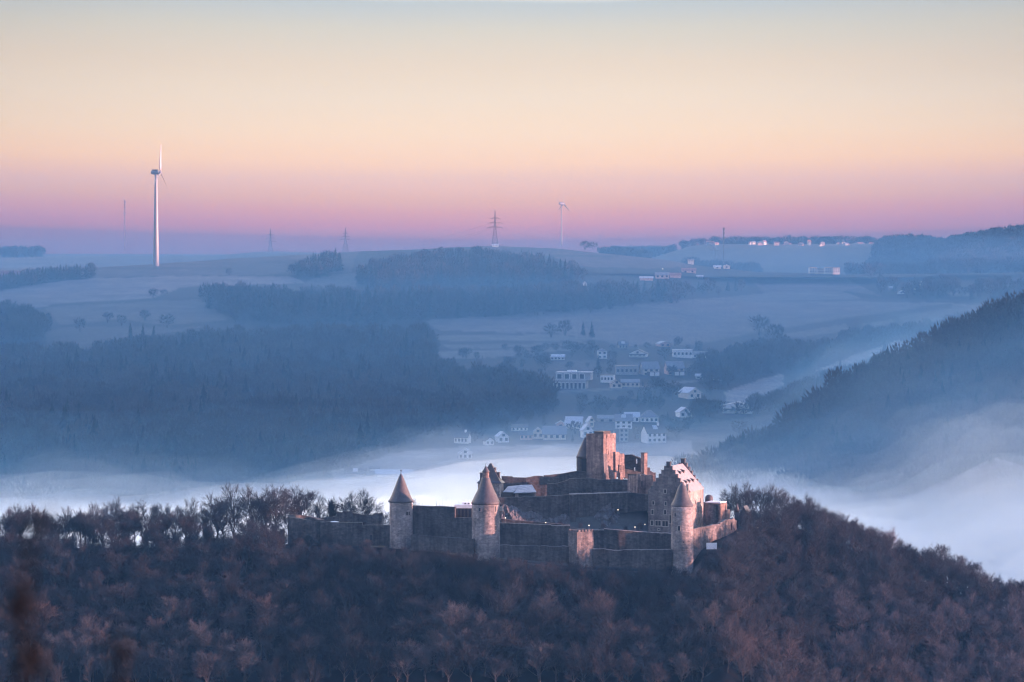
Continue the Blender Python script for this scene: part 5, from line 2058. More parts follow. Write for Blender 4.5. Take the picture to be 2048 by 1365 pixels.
# far village on the horizon
FV = [(1398, 1410, 491, 496, 'cream', 'front', 'pale house at the left end of the horizon village'), (1427, 1438, 485, 491, 'cream', 'side', 'sunlit house just left of the thin mast on the horizon'),
      (1497, 1504, 483, 491, 'cream', 'front', 'narrow sunlit gable right of the round tree on the horizon'), (1513, 1521, 485, 489, 'cream', 'side', 'tiny pale house between two sunlit gables on the horizon'),
      (1524, 1533, 481, 487, 'cream', 'side', 'sunlit roof below the dark treetop on the horizon'), (1562, 1585, 489, 496, 'cream', 'side', 'long bright hall under the left poplar on the horizon'),
      (1595, 1610, 485, 496, 'cream', 'front', 'house with a bright slanting roof below the right poplar on the horizon'), (1614, 1622, 480, 487, 'cream', 'side', 'small house right of the slanting roofed one on the horizon'),
      (1673, 1681, 485, 491, 'cream', 'side', 'pinkish house left of the church tower on the horizon'), (1684, 1691, 484, 491, 'cream', 'side', 'sunlit church nave on the horizon'),
      (1711, 1730, 485, 492, 'grey', 'side', 'long grey house right of the church on the horizon'), (1737, 1750, 485, 494, 'cream', 'side', 'bright pink house in the right half of the horizon village'),
      (1755, 1774, 484, 492, 'cream', 'side', 'long bright pink house in the right half of the horizon village'), (1779, 1788, 483, 490, 'cream', 'front', 'sunlit gable at the right end of the horizon village'),
      (1800, 1815, 486, 491, 'cream', 'side', 'last faint house of the horizon village')]
for x0, x1, t, f, wl, ty, lab in FV:
    house(x0, x1, t, f, lab, typ=ty, wall=wl, roof='frost' if wl == 'white' else 'red', cols=2, Y=4560, group='houses of the village on the horizon', deg=35)
fr2 = random.Random(12)
for k in range(22):
    px = fr2.uniform(1400, 1815)
    ft = fr2.uniform(487, 494)
    w_ = fr2.uniform(6, 13)
    house(px, px + w_, ft - fr2.uniform(4, 6.5), ft, 'tiny pale house scattered among the trees of the horizon village', typ=fr2.choice(('side', 'front')), wall=fr2.choice(('cream', 'pink', 'pink', 'grey')), roof=fr2.choice(('red', 'grey', 'slate')), cols=0,
          Y=fr2.uniform(4480, 4600), group='scattered small houses of the horizon village', deg=fr2.uniform(-10, 45))
p = W(1687, 492, 4550)
root = thing('church_tower', p, 'thin church tower of the horizon village', 'tower')
fr = HF(p, 10)
mb = MB()
fr.box(mb, -1.6, 1.6, 0, 3.2, -4, 4.5, WALLS['cream'])
part(mb, 'wall', root)
mb = MB()
mb.hexa([fr.P(-1.8, -.2, 4.5), fr.P(1.8, -.2, 4.5), fr.P(1.8, 3.4, 4.5), fr.P(-1.8, 3.4, 4.5)], [fr.P(-.05, 1.5, 9), fr.P(.05, 1.5, 9), fr.P(.05, 1.7, 9), fr.P(-.05, 1.7, 9)], ROOFS['slate'])
part(mb, 'spire', root)


# ---- wind turbines
def turbine(px, foot, hub, Y, label, tip_up, wbase, wtop, yaw, angs, blade_l):
    k = Y / F
    b = W(px, foot, Y)
    hz = zpx(hub, Y)
    root = thing('wind_turbine', b, label, 'wind turbine', 'wind turbines on the plateau')
    mb = MB()
    n = 10
    mb.lathe((b.x, Y), [(k * (wbase + (wtop - wbase) * (1 - (1 - i / n) ** 1.15)) / 2, b.z - 4 + (hz - b.z + 4 - 1.4) * i / n) for i in range(n + 1)], TURB, 28)
    part(mb, 'tower', root, True)
    a = R(yaw)
    ax = Vector((math.cos(a), math.sin(a), 0))        # rotor axis
    sd = Vector((-math.sin(a), math.cos(a), 0))
    c = Vector((b.x, Y, hz))
    prof = [(-4.2, .9), (-3.6, 1.45), (-1, 1.75), (2.2, 1.7), (3.0, 1.3)]
    mb = MB()
    i0 = 0
    seg = 12
    km = mb.mat(TURB)
    for s_, r_ in prof:
        for q in range(seg):
            t = 2 * math.pi * q / seg
            e = lambda v: math.copysign(abs(v) ** .6, v)
            mb.v.append(tuple(c + ax * s_ + sd * r_ * e(math.cos(t)) + Vector((0, 0, r_ * e(math.sin(t))))))
    for j in range(len(prof) - 1):
        for q in range(seg):
            q2 = (q + 1) % seg
            mb.f.append((j * seg + q, j * seg + q2, (j + 1) * seg + q2, (j + 1) * seg + q))
            mb.m.append(km)
    mb.f += [tuple(reversed(range(seg))), tuple((len(prof) - 1) * seg + q for q in range(seg))]
    mb.m += [km, km]
    nac = part(mb, 'nacelle', root)
    mb = MB()
    q = [c + ax * x + sd * y + Vector((0, 0, 1.6)) for x, y in ((-3.4, -1), (1.6, -1), (1.6, 1), (-3.4, 1))]
    mb.hexa(q, [v + Vector((0, 0, .9)) for v in q], TURB_D)
    part(mb, 'roof_box', root, sub=nac)
    h = c + ax * 4.0
    mb = MB()
    for s0, s1, r0, r1 in ((-1.1, .1, 1.25, 1.25), (.1, .9, 1.25, .8), (.9, 1.3, .8, .15)):
        mb.tube(h + ax * s0, h + ax * s1, r0, r1, TURB, 14)
    part(mb, 'hub', root)
    for ang in angs:
        t = R(ang)
        d = sd * math.sin(t) + Vector((0, 0, math.cos(t)))
        e = d.cross(ax).normalized()
        ch = (e * .8 + ax * .6).normalized()
        tn = d.cross(ch).normalized()
        mb = MB()
        st = [(.9, .45, .45), (2.5, .9, .42), (5, 1.35, .35), (9, 1.1, .22), (14, .8, .14), (19, .5, .08), (blade_l - .4, .28, .05), (blade_l, .06, .03)]
        sg = 8
        kk = mb.mat(TURB)
        for s_, w_, t_ in [(a_, b_ * (.6 if blade_l < 22 else 1), c_) for a_, b_, c_ in st]:
            for q in range(sg):
                u_ = 2 * math.pi * q / sg
                mb.v.append(tuple(h + d * s_ + ch * (w_ * math.cos(u_) - .3 * w_) + tn * t_ * math.sin(u_)))
        for j in range(len(st) - 1):
            for q in range(sg):
                q2 = (q + 1) % sg
                mb.f.append((j * sg + q, j * sg + q2, (j + 1) * sg + q2, (j + 1) * sg + q))
                mb.m.append(kk)
        mb.f += [tuple(reversed(range(sg))), tuple((len(st) - 1) * sg + q for q in range(sg))]
        mb.m += [kk, kk]
        part(mb, 'blade', root, True)


turbine(312, 531, 345.5, 2985, 'big white wind turbine on the left ridge', 285, 13, 5.6, -12, (3, 123, 243), 24)
turbine(1123, 486, 408, 5400, 'small hazy wind turbine far behind the lattice pylon', 380, 3.4, 1.8, 28, (2, 118, 238), 20)


# ---- lattice pylons
def pylon(px, foot, top, Y, label, th=.26, arms=((.78, .28), (.655, .36), (.535, .42)), bw=13.0):
    k = Y / F
    b = W(px, foot, Y)
    H = (foot - top) * k
    root = thing('lattice_pylon', b, label, 'pylon', 'lattice pylons of the power line')
    hb = bw * k / 2

    def hw(t):
        return hb * (1 - t / .55) + .7 * (t / .55) if t < .55 else .7 - .6 * (t - .55) / .45
    lev = [0, .14, .27, .39, .49, .57, .65, .72, .79, .86, .93, 1.0]
    ring = [[Vector((b.x + sx * hw(t), Y + sy * hw(t), b.z + H * t - (2 if t == 0 else 0))) for sx, sy in ((-1, -1), (1, -1), (1, 1), (-1, 1))] for t in lev]
    mb = MB()
    for A, B in zip(ring, ring[1:]):
        for q in range(4):
            mb.tube(A[q], B[q], th, th, STEEL, 4, False)
            mb.tube(A[q], B[(q + 1) % 4], th * .6, th * .6, STEEL, 3, False)
            mb.tube(A[(q + 1) % 4], B[q], th * .6, th * .6, STEEL, 3, False)
            mb.tube(B[q], B[(q + 1) % 4], th * .6, th * .6, STEEL, 3, False)
    part(mb, 'lattice_mast', root)
    tips = []
    for t, wf in arms:
        z = b.z + H * t
        L = H * wf / 2
        mb = MB()
        for s in (-1, 1):
            tip = Vector((b.x + s * L, Y, z))
            for sy in (-1, 1):
                r_ = Vector((b.x + s * hw(t), Y + sy * hw(t), z))
                mb.tube(r_, tip, th * .8, th * .6, STEEL, 4, False)
                mb.tube(r_ + Vector((0, 0, H * .03)), tip, th * .7, th * .5, STEEL, 4, False)
            for q in (.33, .66):
                mb.tube(Vector((b.x + s * L * q, Y - hw(t) * (1 - q), z)), Vector((b.x + s * L * q, Y + hw(t) * (1 - q), z + H * .03 * (1 - q))), th * .5, th * .5, STEEL, 3, False)
            for q in (1.0, .55):
                mb.tube(Vector((b.x + s * L * q, Y, z)), Vector((b.x + s * L * q, Y, z - 1.6)), .09, .09, WIRE, 4)
                tips.append(Vector((b.x + s * L * q, Y, z - 1.6)))
        part(mb, 'crossarm', root)
    return tips


t0 = pylon(990, 495, 421, 3290, 'nearest lattice pylon with three crossarms on the middle of the ridge')
t1 = pylon(691, 507, 456, 4500, 'hazy lattice pylon above the small copse', .3)
t2 = pylon(541, 513, 458, 4450, 'hazy lattice pylon between the big turbine and the small copse', .3)
pylon(1430, 532, 494, 3600, 'small dark pole with crossarms left of the thin mast', .14, ((.8, .5), (.6, .4)), 4)


def cable(a, b, sag, label):
    mb = MB()
    n = 24
    pts = [a.lerp(b, i / n) - Vector((0, 0, sag * 4 * (i / n) * (1 - i / n))) for i in range(n + 1)]
    for p_, q_ in zip(pts, pts[1:]):
        mb.tube(p_, q_, .055, .055, WIRE, 4, False)
    o = mb.build('power_cable', None, a)
    tag(o, label, 'cable', 'cables of the power line')


for i in (1, 5, 9):
    cable(t1[i], t0[(i + 2) % 12 if i != 9 else 9], 14, 'thin sagging cable between the two right lattice pylons')
    cable(t2[i], t1[(i + 2) % 12 if i != 9 else 9], 9, 'thin sagging cable between the two hazy lattice pylons')
    far = W(1500, 470, 4300)
    cable(t0[i], Vector((far.x, far.y, t0[i].z - 2)), 16, 'thin sagging cable running right from the nearest lattice pylon')

# glinting shed at the foot of the nearest pylon
house(984, 997, 488, 495, 'tiny bright shed at the foot of the nearest lattice pylon', typ='side', wall='white', roof='frost', cols=0, Y=3285, group='buildings on the plateau edge')


def mast(px, foot, top, Y, label, w, bands=False):
    k = Y / F
    b = W(px, foot, Y)
    H = (foot - top) * k
    root = thing('radio_mast', b, label, 'mast')
    n = 12
    pk = m_plain('hazed_white_paint', (0.30, 0.21, 0.21)) if bands else None  # distance haze is mixed into both band colours, lowering their contrast
    segs = {}
    for i in range(n):
        m_ = (RED if i % 2 == 0 else pk) if bands else STEEL
        mb = segs.setdefault(m_.name, (MB(), m_))[0]
        z0, z1 = b.z + H * i / n, b.z + H * (i + 1) / n
        hw = w * k / 2
        c3 = [Vector((b.x + hw * math.cos(t), Y + hw * math.sin(t), 0)) for t in (-.5, 1.6, 3.7)]
        for q in range(3):
            A, B = c3[q], c3[(q + 1) % 3]
            up0, up1 = Vector((0, 0, z0)), Vector((0, 0, z1))
            mb.tube(A + up0, A + up1, hw * .32, hw * .32, m_, 4, False)
            for j in range(3):
                za, zb = z0 + (z1 - z0) * j / 3, z0 + (z1 - z0) * (j + 1) / 3
                mb.tube(A + Vector((0, 0, za)), B + Vector((0, 0, zb)), hw * .22, hw * .22, m_, 3, False)
    for mb, m_ in segs.values():
        part(mb, 'red_bands' if m_ is RED else 'white_bands' if m_ is pk else 'lattice', root)
    mb = MB()
    for q in (.72, .84, .95):
        mb.tube((b.x - w * k * .9, Y, b.z + H * q), (b.x + w * k * .9, Y, b.z + H * q), w * k * .25, w * k * .25, STEEL, 5)
        mb.lathe((b.x + w * k * .9, Y), [(.1, b.z + H * q - 1.2), (w * k * .35, b.z + H * q - 1), (w * k * .35, b.z + H * q + 1), (.1, b.z + H * q + 1.2)], STEEL, 8)
    part(mb, 'antenna', root)


mast(1447, 528, 455, 3400, 'thin dark radio mast on the plateau right of the ridge farm', 2.2)
mast(249, 500, 400, 6000, 'red and white banded radio mast far left behind the big wind turbine', 2.0, True)

# lit lamps on the plateau
for px, py, Y, lab in ((1325.5, 538, 3080, 'bright lamp over the ridge farm'), (1189.5, 563, 2980, 'bright lamp at the edge of the hilltop wood')):
    lamp(px, py, Y, lab, 5, .5)

# ---- single trees across the valley
FARTREE = {}


def far_tree(px, foot, h, con, label, group, fn=PF, wf=1.0, Y=None, seed=0):
    p = fn(px, foot) if Y is None else W(px, foot, Y)
    key = (con, seed % (4 if con else 5))
    if key not in FARTREE:
        V, Fa = (CON if con else DEC)[seed % (4 if con else 5)]
        n_ = len(V)
        tv = [(r_ * math.cos(q * 1.2566), r_ * math.sin(q * 1.2566), z_) for r_, z_ in ((.03, -.05), (.02, .3), (.006, .62)) for q in range(5)]
        tk = [(l * 5 + q, l * 5 + (q + 1) % 5, l * 5 + 5 + (q + 1) % 5) for l in (0, 1) for q in range(5)] + [(l * 5 + q, l * 5 + 5 + (q + 1) % 5, l * 5 + 5 + q) for l in (0, 1) for q in range(5)]
        mt, mc = raw_mesh('trunk', tv, np.array(tk), BARK), raw_mesh('crown', V, Fa, NEEDLE if con else FARTWIG)
        root = bpy.data.objects.new('conifer_tree' if con else 'bare_tree', None)
        FARTREE[key] = (root, bpy.data.objects.new('trunk', mt), bpy.data.objects.new('crown', mc))
    else:
        root, a_, b_ = [o.copy() for o in FARTREE[key]]
    parts_ = FARTREE[key][1:] if FARTREE[key][0] is root else (a_, b_)
    COL.objects.link(root)
    for o in parts_:
        COL.objects.link(o)
        o.parent = root
    root.location = p + Vector((0, 0, -.4))
    root.scale = (h * wf, h * wf, h)
    root.rotation_euler = (rnd.uniform(-.06, .06), rnd.uniform(-.06, .06), rnd.uniform(0, 6))
    tag(root, label, 'tree', group)


GT = 'single trees across the valley'
for i, (px, ft, h, c_, wf, lab) in enumerate((
    (1166, 672, 11, 1, .8, 'left one of two small conifers above the terraced field'), (1184, 676, 12, 1, .8, 'right one of two small conifers above the terraced field'),
    (1130, 672, 11, 0, 1.2, 'bare tree left of the two small conifers'), (1102, 676, 10, 0, 1.3, 'wide bare tree above the terraced field'),
    (1358, 690, 6, 0, 1.2, 'small bare tree at the lower edge of the big pale field'), (1518, 672, 15, 0, 1.3, 'round bare tree beside the dark hedge bank'),
    (1550, 690, 15, 0, 1.2, 'bare tree right of the round one on the hedge bank'), (262, 688, 15, 1, .75, 'conifer left in the hillside meadow'),
    (285, 684, 13, 1, .75, 'slim conifer in the middle of the hillside meadow'), (306, 690, 14, 1, .75, 'third conifer in the hillside meadow'),
    (160, 664, 10, 0, 1.3, 'large bare tree left in the hillside meadow'), (215, 646, 8, 0, 1.3, 'bare tree between the meadow strips'), (243, 652, 8, 0, 1.2, 'smaller bare tree on the meadow strip'),
    (290, 642, 8, 0, 1.3, 'bare tree right on the meadow strip'), (335, 656, 10, 0, 1.4, 'broad bare tree at the right end of the meadow'), (306, 597, 8, 0, 1.3, 'small round tree on the upper hedge line'),
    (328, 594, 6, 0, 1.3, 'bush right of the small round tree on the upper hedge line'), (458, 551, 6, 0, 1.2, 'lone bush on the ridge field left of the copse'),
    (1170, 500, 8, 0, 1.6, 'left round tree on the ridge right of the pylon'), (1186, 499, 7, 0, 1.7, 'right round tree on the ridge right of the pylon'),
    (1246, 513, 5, 0, 1.3, 'small bush on the ridge field'), (1680, 752, 12, 1, .8, 'dark conifer at the lower end of the bright field strip'),
    (1770, 716, 14, 1, .8, 'dark conifer right beside the bright field strip'), (1838, 700, 16, 1, .8, 'tall dark conifer at the upper end of the spur'),
    (1742, 560, 13, 0, 1.2, 'big bare tree on the plateau right of the joined flats'), (1760, 566, 12, 1, .9, 'dark conifer on the plateau right of the joined flats'),
    (1090, 742, 9, 0, 1.5, 'bare tree left of the apartment block'), (1196, 738, 10, 1, .8, 'dark conifer above the apartment block'), (1330, 720, 8, 0, 1.5, 'bare tree above the two big pinkish houses'),
    (1420, 790, 13, 0, 1.3, 'bare tree right of the lone frosted house'), (1345, 800, 11, 0, 1.4, 'bare tree left of the lone frosted house'), (1335, 880, 8, 0, 1.5, 'bush right of the biggest white house'),
    (1400, 830, 9, 0, 1.4, 'bare tree between the white double pitch house and the chalet'), (1150, 868, 7, 0, 1.6, 'bush in front of the long frosted house'), (950, 884, 7, 0, 1.5, 'tree between the two leftmost houses of the lower village'),
    (1012, 862, 7, 0, 1.6, 'bush above the third house of the lower village'), (1345, 752, 7, 0, 1.6, 'bush between the two big pinkish houses'), (1480, 870, 8, 0, 1.6, 'bare tree in the misty lower field'),
)):
    far_tree(px, ft, h, c_, lab, GT, wf=wf, seed=i)
# loose garden and hedge trees between the houses: too many and too small to tell apart
gp = [(860, 700), (1100, 700), (1300, 690), (1420, 700), (1450, 790), (1420, 830), (1340, 890), (1180, 885), (1000, 888), (930, 880), (940, 850), (1090, 800), (1090, 760), (1000, 735)]
boxes = [d_['a'] for d_ in HOUSES] + [(1098, 1182, 744, 780)]
pl = []
gr_ = random.Random(77)
for k in range(900):
    px, py = gr_.uniform(860, 1450), gr_.uniform(695, 890)
    if not inside(gp, px, py) or n3(px * .02, py * .04, 6.6) < -.12:
        continue
    if any(b[0] - 5 < px < b[1] + 5 and b[2] < py < b[3] + 20 for b in boxes):
        continue
    c_ = gr_.random() < .14
    pl.append((PF(px, py), gr_.uniform(3, 7.5), gr_.uniform(1.0, 1.7) if not c_ else .9, gr_.choice(CON if c_ else DEC), 0 if c_ else 1))
merge(pl, WM, 'garden_trees', 'stuff', 'loose bare garden trees and hedges between the village houses')
for px, ft, h, wf, lab in ((1579, 492, 15, .55, 'left one of two dark poplars on the horizon'), (1603, 492, 13, .6, 'right one of two dark poplars on the horizon'), (1468, 492, 12, 1.1, 'round dark tree in the horizon village')):
    far_tree(px, ft, h, 0, lab, 'trees of the village on the horizon', Y=4600, wf=wf, seed=1)
# ================================================================ air, fog, sky, sun, camera
def fog_volume(name, x0, x1, y0, y1, topf, bottom, mat, label, nx=110, ny=46):
    """closed body of fog with a billowing top"""
    xs = np.linspace(x0, x1, nx)
    ys = np.linspace(y0, y1, ny)
    V, Fa = [], []
    for y in ys:
        for x in xs:
            V.append((x, y, topf(x, y)))
    n = nx * ny
    for y in ys:
        for x in xs:
            V.append((x, y, bottom if not callable(bottom) else bottom(x, y)))
    idx = lambda i, j, l: l * n + j * nx + i
    for j in range(ny - 1):
        for i in range(nx - 1):
            Fa.append((idx(i, j, 0), idx(i + 1, j, 0), idx(i + 1, j + 1, 0), idx(i, j + 1, 0)))
            Fa.append((idx(i, j, 1), idx(i, j + 1, 1), idx(i + 1, j + 1, 1), idx(i + 1, j, 1)))
    for i in range(nx - 1):
        Fa.append((idx(i, 0, 1), idx(i + 1, 0, 1), idx(i + 1, 0, 0), idx(i, 0, 0)))
        Fa.append((idx(i, ny - 1, 0), idx(i + 1, ny - 1, 0), idx(i + 1, ny - 1, 1), idx(i, ny - 1, 1)))
    for j in range(ny - 1):
        Fa.append((idx(0, j, 0), idx(0, j + 1, 0), idx(0, j + 1, 1), idx(0, j, 1)))
        Fa.append((idx(nx - 1, j, 1), idx(nx - 1, j + 1, 1), idx(nx - 1, j + 1, 0), idx(nx - 1, j, 0)))
    o = np_object(name, np.array(V), np.array(Fa), [mat], kind='stuff', smooth=True)
    tag(o, label, 'fog')
    return o


# height of the fog surface across the valley, from where its upper edge meets the far slopes
FOG_EDGE = [(-400, 985), (0, 982), (200, 978), (440, 975), (560, 970), (650, 952), (760, 938), (880, 918), (1000, 908), (1150, 905), (1300, 915), (1420, 932), (1520, 938), (1640, 942), (1720, 948), (1780, 930), (1830, 906), (1900, 880), (1970, 868), (2048, 858), (2300, 840)]


def fog_top(x, y, lift=0.0, amp=1.0, sd=0.0):
    yy = lerp_list([(-400, 1700), (600, 1750), (1000, 1880), (1300, 1880), (1500, 1790), (1700, 1715), (1850, 1700), (2300, 1650)], x / 1650 * F + CX)
    px = x / yy * F + CX
    z = (HY - lerp_list(FOG_EDGE, px)) * yy / F
    b = n3(x * .016 + sd, y * .009, 1.5 + sd) * 4.0 + n3(x * .04 + sd, y * .022, 4.5) * 2.2 + n3(x * .09, y * .05 + sd, 7.5) * 1.0
    fall = sstep(1450, 1130, y) * 26
    # no top may stand higher than the line of sight over the crest allows far away; settle gently towards the viewer
    right = sstep(1480, 1780, px)      # the bank on the right is deeper, softer and more billowing
    b += right * (5.0 * n3(x * .022 + sd, y * .012, 11.0) + 3.0 * n3(x * .06, y * .03 + sd, 13.0))
    return z - 5.0 * right + lift * (0.6 + 1.1 * right) + 1.5 * amp * b - fall


XF0, XF1 = -700, 900
fog_volume('fog', XF0, XF1, 1105, 2150, lambda x, y: fog_top(x, y), -262, m_vol('fog_air', (0.999, 0.999, 1.0), 0.016, 0.55), 'dense white fog bank filling the valley behind the castle')
for q, (lift, amp, sd_) in enumerate(((3.0, 1.2, 31.0), (6.5, 1.7, 12.0), (11.0, 2.1, 57.0), (16.5, 2.5, 73.0), (23.0, 2.8, 95.0))):
    fog_volume('fog', XF0 - 7 - q, XF1 + 7 + q, 1099 - q, 2250 + 20 * q, lambda x, y: fog_top(x, y, lift, amp, sd_), -264 - q, m_vol('thin_fog_air', (0.95, 0.98, 1.0), (0.004, 0.0017, 0.0008, 0.00035, 0.00018)[q], 0.5),
               ('lowest', 'second', 'third', 'fourth', 'uppermost')[q] + ' thin veil of mist trailing above the fog bank')
def mist_floor(x, y):
    return fog_top(x, y, 3) if y < 2000 else -262 + (fog_top(x, 2000, 3) + 262) * (1 - sstep(2000, 2150, y))


fog_volume('mist', -1100, 1100, 1640, 3300, lambda x, y: max(mist_floor(x, y) + 5, lerp_list([(1640, -112), (1900, -62), (2300, -34), (3300, 12)], y) + 5 * n3(x * .004, y * .004, 6)), mist_floor,
           m_vol('valley_mist', (0.068, 0.185, 0.375), 0.0013, 0.5), 'blue valley mist lying over the village slopes', 60, 50)
fog_volume('mist', 90, 900, 1330, 1700, lambda x, y: lerp_list([(90, -92), (170, -44), (320, 8), (900, 30)], x) + 4 * n3(x * .012, y * .008, 9), lambda x, y: min(fog_top(x, y, 4), lerp_list([(90, -99), (900, -60)], x)),
           m_vol('slope_mist', (0.09, 0.24, 0.47), 0.001, 0.5), 'blue mist in front of the wooded slope at the right edge', 50, 24)
fog_volume('mist', -900, 1000, 1096, 2400, lambda x, y: max(fog_top(x, y, 26, 3.5, 11.0), -88 + 8 * n3(x * .006, y * .004, 3)) if y < 2300 else -120, lambda x, y: fog_top(x, min(y, 2050), 9), m_vol('low_mist', (0.20, 0.54, 0.95), 0.0004, 0.5), 'light blue mist rising from the edge of the fog bank up the lower slopes', 90, 50)

# unseen hill added to keep the low sun off the village and fog
hx = np.concatenate([np.arange(380, 900, 20), np.arange(900, 2000, 100)])
hy_ = np.arange(1150, 2800, 50)
P = np.zeros((len(hy_), len(hx), 3))
for j, y in enumerate(hy_):
    for i, x in enumerate(hx):
        e_ = x - (0.1465 * y + 40)
        s_ = sstep(0, 260, e_) * sstep(1150, 1450, y) * (1 - sstep(2450, 2780, y))
        P[j, i] = (x, y, -235 + 325 * s_ + (6 * n3(x * .006, y * .006) if s_ > 0 else 0))
grid_object('unseen_shade_hill', P, np.full(P.shape, 0.05), m_ground('shade_hill_ground', 0.02, 0.4))

# the air itself
mb = MB()
hz = m_vol('haze_air', (0.085, 0.22, 0.49), 0.0001, 0.6)
mb.hexa([(-3300, -120, -275), (3300, -120, -275), (3300, 7100, -275), (-3300, 7100, -275)], [(-3300, -120, 122), (3300, -120, 122), (3300, 7100, 122), (-3300, 7100, 122)], hz)
o = mb.build('haze')
tag(o, 'pale blue haze filling the air over the whole landscape', 'haze', kind='stuff')

# sky
SUN_EL, SUN_AZ = 4.3, 9.0          # degrees; azimuth measured from the right-hand side towards the viewer
wd = bpy.data.worlds.new('World')
scene.world = wd
wd.use_nodes = True
nt = wd.node_tree
nt.nodes.clear()
out = nt.nodes.new('ShaderNodeOutputWorld')
bg = nt.nodes.new('ShaderNodeBackground')
tc = nt.nodes.new('ShaderNodeTexCoord')
sp_ = nt.nodes.new('ShaderNodeSeparateXYZ')
nt.links.new(tc.outputs['Generated'], sp_.inputs[0])


def mth(op, a, b=None, clamp=False):
    m = nt.nodes.new('ShaderNodeMath')
    m.operation = op
    m.use_clamp = clamp
    for s, v in zip(m.inputs, (a, b)):
        if v is None:
            continue
        if hasattr(v, 'is_output'):
            nt.links.new(v, s)
        else:
            s.default_value = v
    return m.outputs[0]


# the band of colour leans a little with direction, as in any real twilight
wob = nt.nodes.new('ShaderNodeTexNoise')
wob.inputs['Scale'].default_value = 1.0
wob.inputs['Detail'].default_value = 2.0
wmap = nt.nodes.new('ShaderNodeMapping')
wmap.inputs['Scale'].default_value = (6, 6, 34)
nt.links.new(tc.outputs['Generated'], wmap.inputs[0])
nt.links.new(wmap.outputs[0], wob.inputs['Vector'])
drift = mth('MULTIPLY', mth('MULTIPLY', mth('SUBTRACT', wob.outputs[0], 0.5), 0.18), sp_.outputs['Z'])
lean = mth('MULTIPLY', mth('POWER', mth('ABSOLUTE', sp_.outputs['X']), 1.6), -0.08)
el = mth('SQRT', mth('MAXIMUM', mth('ADD', mth('ADD', sp_.outputs['Z'], drift), lean), 0.0))
ramp = nt.nodes.new('ShaderNodeValToRGB')


def srgb(c):
    return tuple((v / 255 / 12.92) if v / 255 <= .04045 else ((v / 255 + .055) / 1.055) ** 2.4 for v in c)


SKY_GAIN = 1.0
stops = [(480, (0.5079, 0.1854, 0.1805)), (455, (0.8586, 0.2813, 0.2047)), (428, (1.0838, 0.3856, 0.1685)), (400, (1.2504, 0.5441, 0.1568)), (370, (1.3837, 0.6761, 0.2408)), (330, (1.4454, 0.8207, 0.318)), (270, (1.2661, 0.8588, 0.4494)), (200, (1.0827, 0.8229, 0.5191)), (140, (0.9576, 0.7455, 0.4949)), (60, (0.7826, 0.6956, 0.524)), (0, (0.5973, 0.624, 0.5858))]
ST = [(math.sqrt(max(0, (HY - py) / F)), c) for py, c in stops]
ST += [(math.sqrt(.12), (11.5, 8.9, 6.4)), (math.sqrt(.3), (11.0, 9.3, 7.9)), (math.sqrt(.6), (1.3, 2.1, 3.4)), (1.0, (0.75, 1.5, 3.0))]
r_ = ramp.color_ramp.elements
while len(r_) < len(ST):
    r_.new(.5)
for e, (p, c) in zip(r_, ST):
    e.position = p
    e.color = (*[v * SKY_GAIN for v in c], 1)
nt.links.new(el, ramp.inputs[0])
sky = nt.nodes.new('ShaderNodeTexSky')
sky.sky_type = 'NISHITA'
sky.sun_disc = False
sky.sun_elevation = R(SUN_EL)
sky.sun_rotation = R(90 + SUN_AZ)
sky.altitude = 400
sc_ = nt.nodes.new('ShaderNodeMix')
sc_.data_type = 'RGBA'
sc_.blend_type = 'MULTIPLY'
sc_.inputs[0].default_value = 1
nt.links.new(sky.outputs[0], sc_.inputs[6])
sc_.inputs[7].default_value = (0.1, 0.1, 0.1, 1)
mx = nt.nodes.new('ShaderNodeMix')
mx.data_type = 'RGBA'
fac = mth('MULTIPLY', mth('MULTIPLY', mth('SUBTRACT', sp_.outputs['Z'], 0.1), 3.0, True), 0.3)
nt.links.new(fac, mx.inputs[0])
nt.links.new(ramp.outputs[0], mx.inputs[6])
nt.links.new(sc_.outputs[2], mx.inputs[7])
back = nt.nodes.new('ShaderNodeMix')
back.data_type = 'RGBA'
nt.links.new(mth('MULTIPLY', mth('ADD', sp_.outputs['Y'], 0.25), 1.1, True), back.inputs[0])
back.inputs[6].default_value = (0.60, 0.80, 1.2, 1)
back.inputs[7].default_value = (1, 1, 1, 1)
tint = nt.nodes.new('ShaderNodeMix')
tint.data_type = 'RGBA'
tint.blend_type = 'MULTIPLY'
tint.inputs[0].default_value = 1
nt.links.new(mx.outputs[2], tint.inputs[6])
nt.links.new(back.outputs[2], tint.inputs[7])
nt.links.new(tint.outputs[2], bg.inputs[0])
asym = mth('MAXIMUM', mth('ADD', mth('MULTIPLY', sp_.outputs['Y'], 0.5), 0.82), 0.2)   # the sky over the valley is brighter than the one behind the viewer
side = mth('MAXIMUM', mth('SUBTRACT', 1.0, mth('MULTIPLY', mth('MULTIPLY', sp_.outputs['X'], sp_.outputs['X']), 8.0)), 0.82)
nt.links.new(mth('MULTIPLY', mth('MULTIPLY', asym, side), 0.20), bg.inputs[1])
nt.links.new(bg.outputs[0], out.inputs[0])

ld = bpy.data.lights.new('sun', 'SUN')
ld.energy = 5.0
ld.angle = R(0.5)
ld.color = (1.0, 0.51, 0.435)
lo = bpy.data.objects.new('sun', ld)
COL.objects.link(lo)
a, e = R(SUN_AZ), R(SUN_EL)
sd = Vector((math.cos(a) * math.cos(e), -math.sin(a) * math.cos(e), math.sin(e)))
lo.rotation_euler = sd.to_track_quat('Z', 'Y').to_euler()
lo.location = (200, -100, 300)

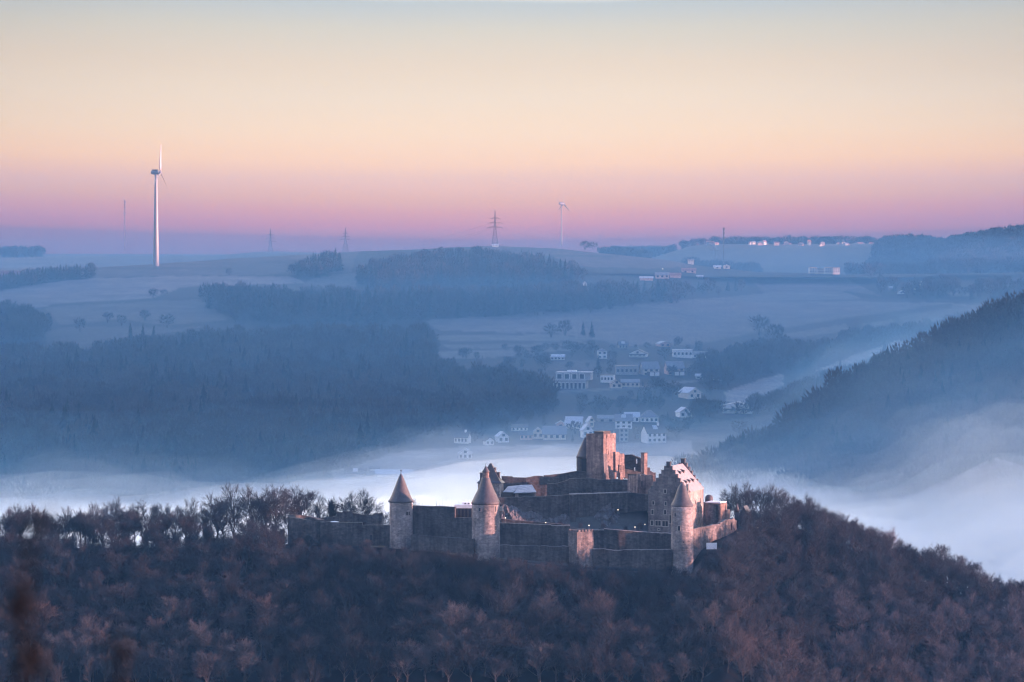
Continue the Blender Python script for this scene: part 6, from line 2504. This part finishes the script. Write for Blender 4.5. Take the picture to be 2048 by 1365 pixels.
cd = bpy.data.cameras.new('camera')
cam = bpy.data.objects.new('camera', cd)
COL.objects.link(cam)
cd.sensor_width = 36
cd.lens = F / 2048 * 36
cd.shift_y = -(682.5 - HY) / 2048
cd.clip_start = 0.1
cd.clip_end = 30000
cam.location = (0, 0, 0)
cam.rotation_euler = (R(90), 0, 0)
scene.camera = cam
cd.dof.use_dof = True
cd.dof.focus_distance = 1000
cd.dof.aperture_fstop = 5.6

# saplings right below the viewpoint, far out of focus
for px, py, Y, lean, lab, sd_ in ((66, 1040, 3.0, .03, 'dark out of focus sapling close to the viewer at the left edge', 31), (246, 1285, 3.2, .02, 'second out of focus sapling close to the viewer near the bottom left corner', 47)):
    top = W(px, py, Y)
    base = Vector((top.x - .16 - lean, Y, -2.4 - .34 * Y))
    root = thing('sapling', base, lab, 'sapling')
    mb = MB()
    pts = [base.lerp(top, t) + Vector((.03 * math.sin(t * 5), 0, 0)) * (1 - t) for t in [i / 8 for i in range(9)]]
    for i, (p_, q_) in enumerate(zip(pts, pts[1:])):
        mb.tube(p_, q_, .016 - .0017 * i, .016 - .0017 * (i + 1), NEARTWIG, 6)
    part(mb, 'trunk', root)
    r5 = random.Random(sd_)
    mb = MB()
    for k in range(90):
        t = r5.uniform(.82, 1.0)
        p_ = base.lerp(top, t)
        d = Vector((r5.uniform(-1, 1), r5.uniform(-1, 1), r5.uniform(0.1, 1))).normalized()
        q_ = p_ + d * r5.uniform(.008, .02) * (1.3 - t) * 5
        mb.tube(p_, q_, .0012, .0006, NEARTWIG, 3, False)
        for j in range(2):
            c_ = p_.lerp(q_, r5.uniform(.4, 1))
            a_ = Vector((r5.uniform(-1, 1), r5.uniform(-1, 1), r5.uniform(-1, 1))).normalized() * .009
            b_ = a_.orthogonal().normalized() * .004
            mb.quad([c_ - a_, c_ + b_, c_ + a_, c_ - b_], NEARTWIG)
    part(mb, 'crown', root)

scene.render.engine = 'CYCLES'
cy = scene.cycles
cy.use_denoising = True
cy.denoiser = 'OPENIMAGEDENOISE'
cy.denoising_prefilter = 'ACCURATE'
cy.filter_width = 1.2
cy.max_bounces = 16
cy.diffuse_bounces = 2
cy.volume_bounces = 14
cy.use_adaptive_sampling = True
cy.adaptive_threshold = 0.006
cy.sample_clamp_indirect = 4
vs = scene.view_settings
vs.view_transform = 'Standard'
vs.look = 'None'
vs.exposure = 2.0
vs.gamma = 1.0
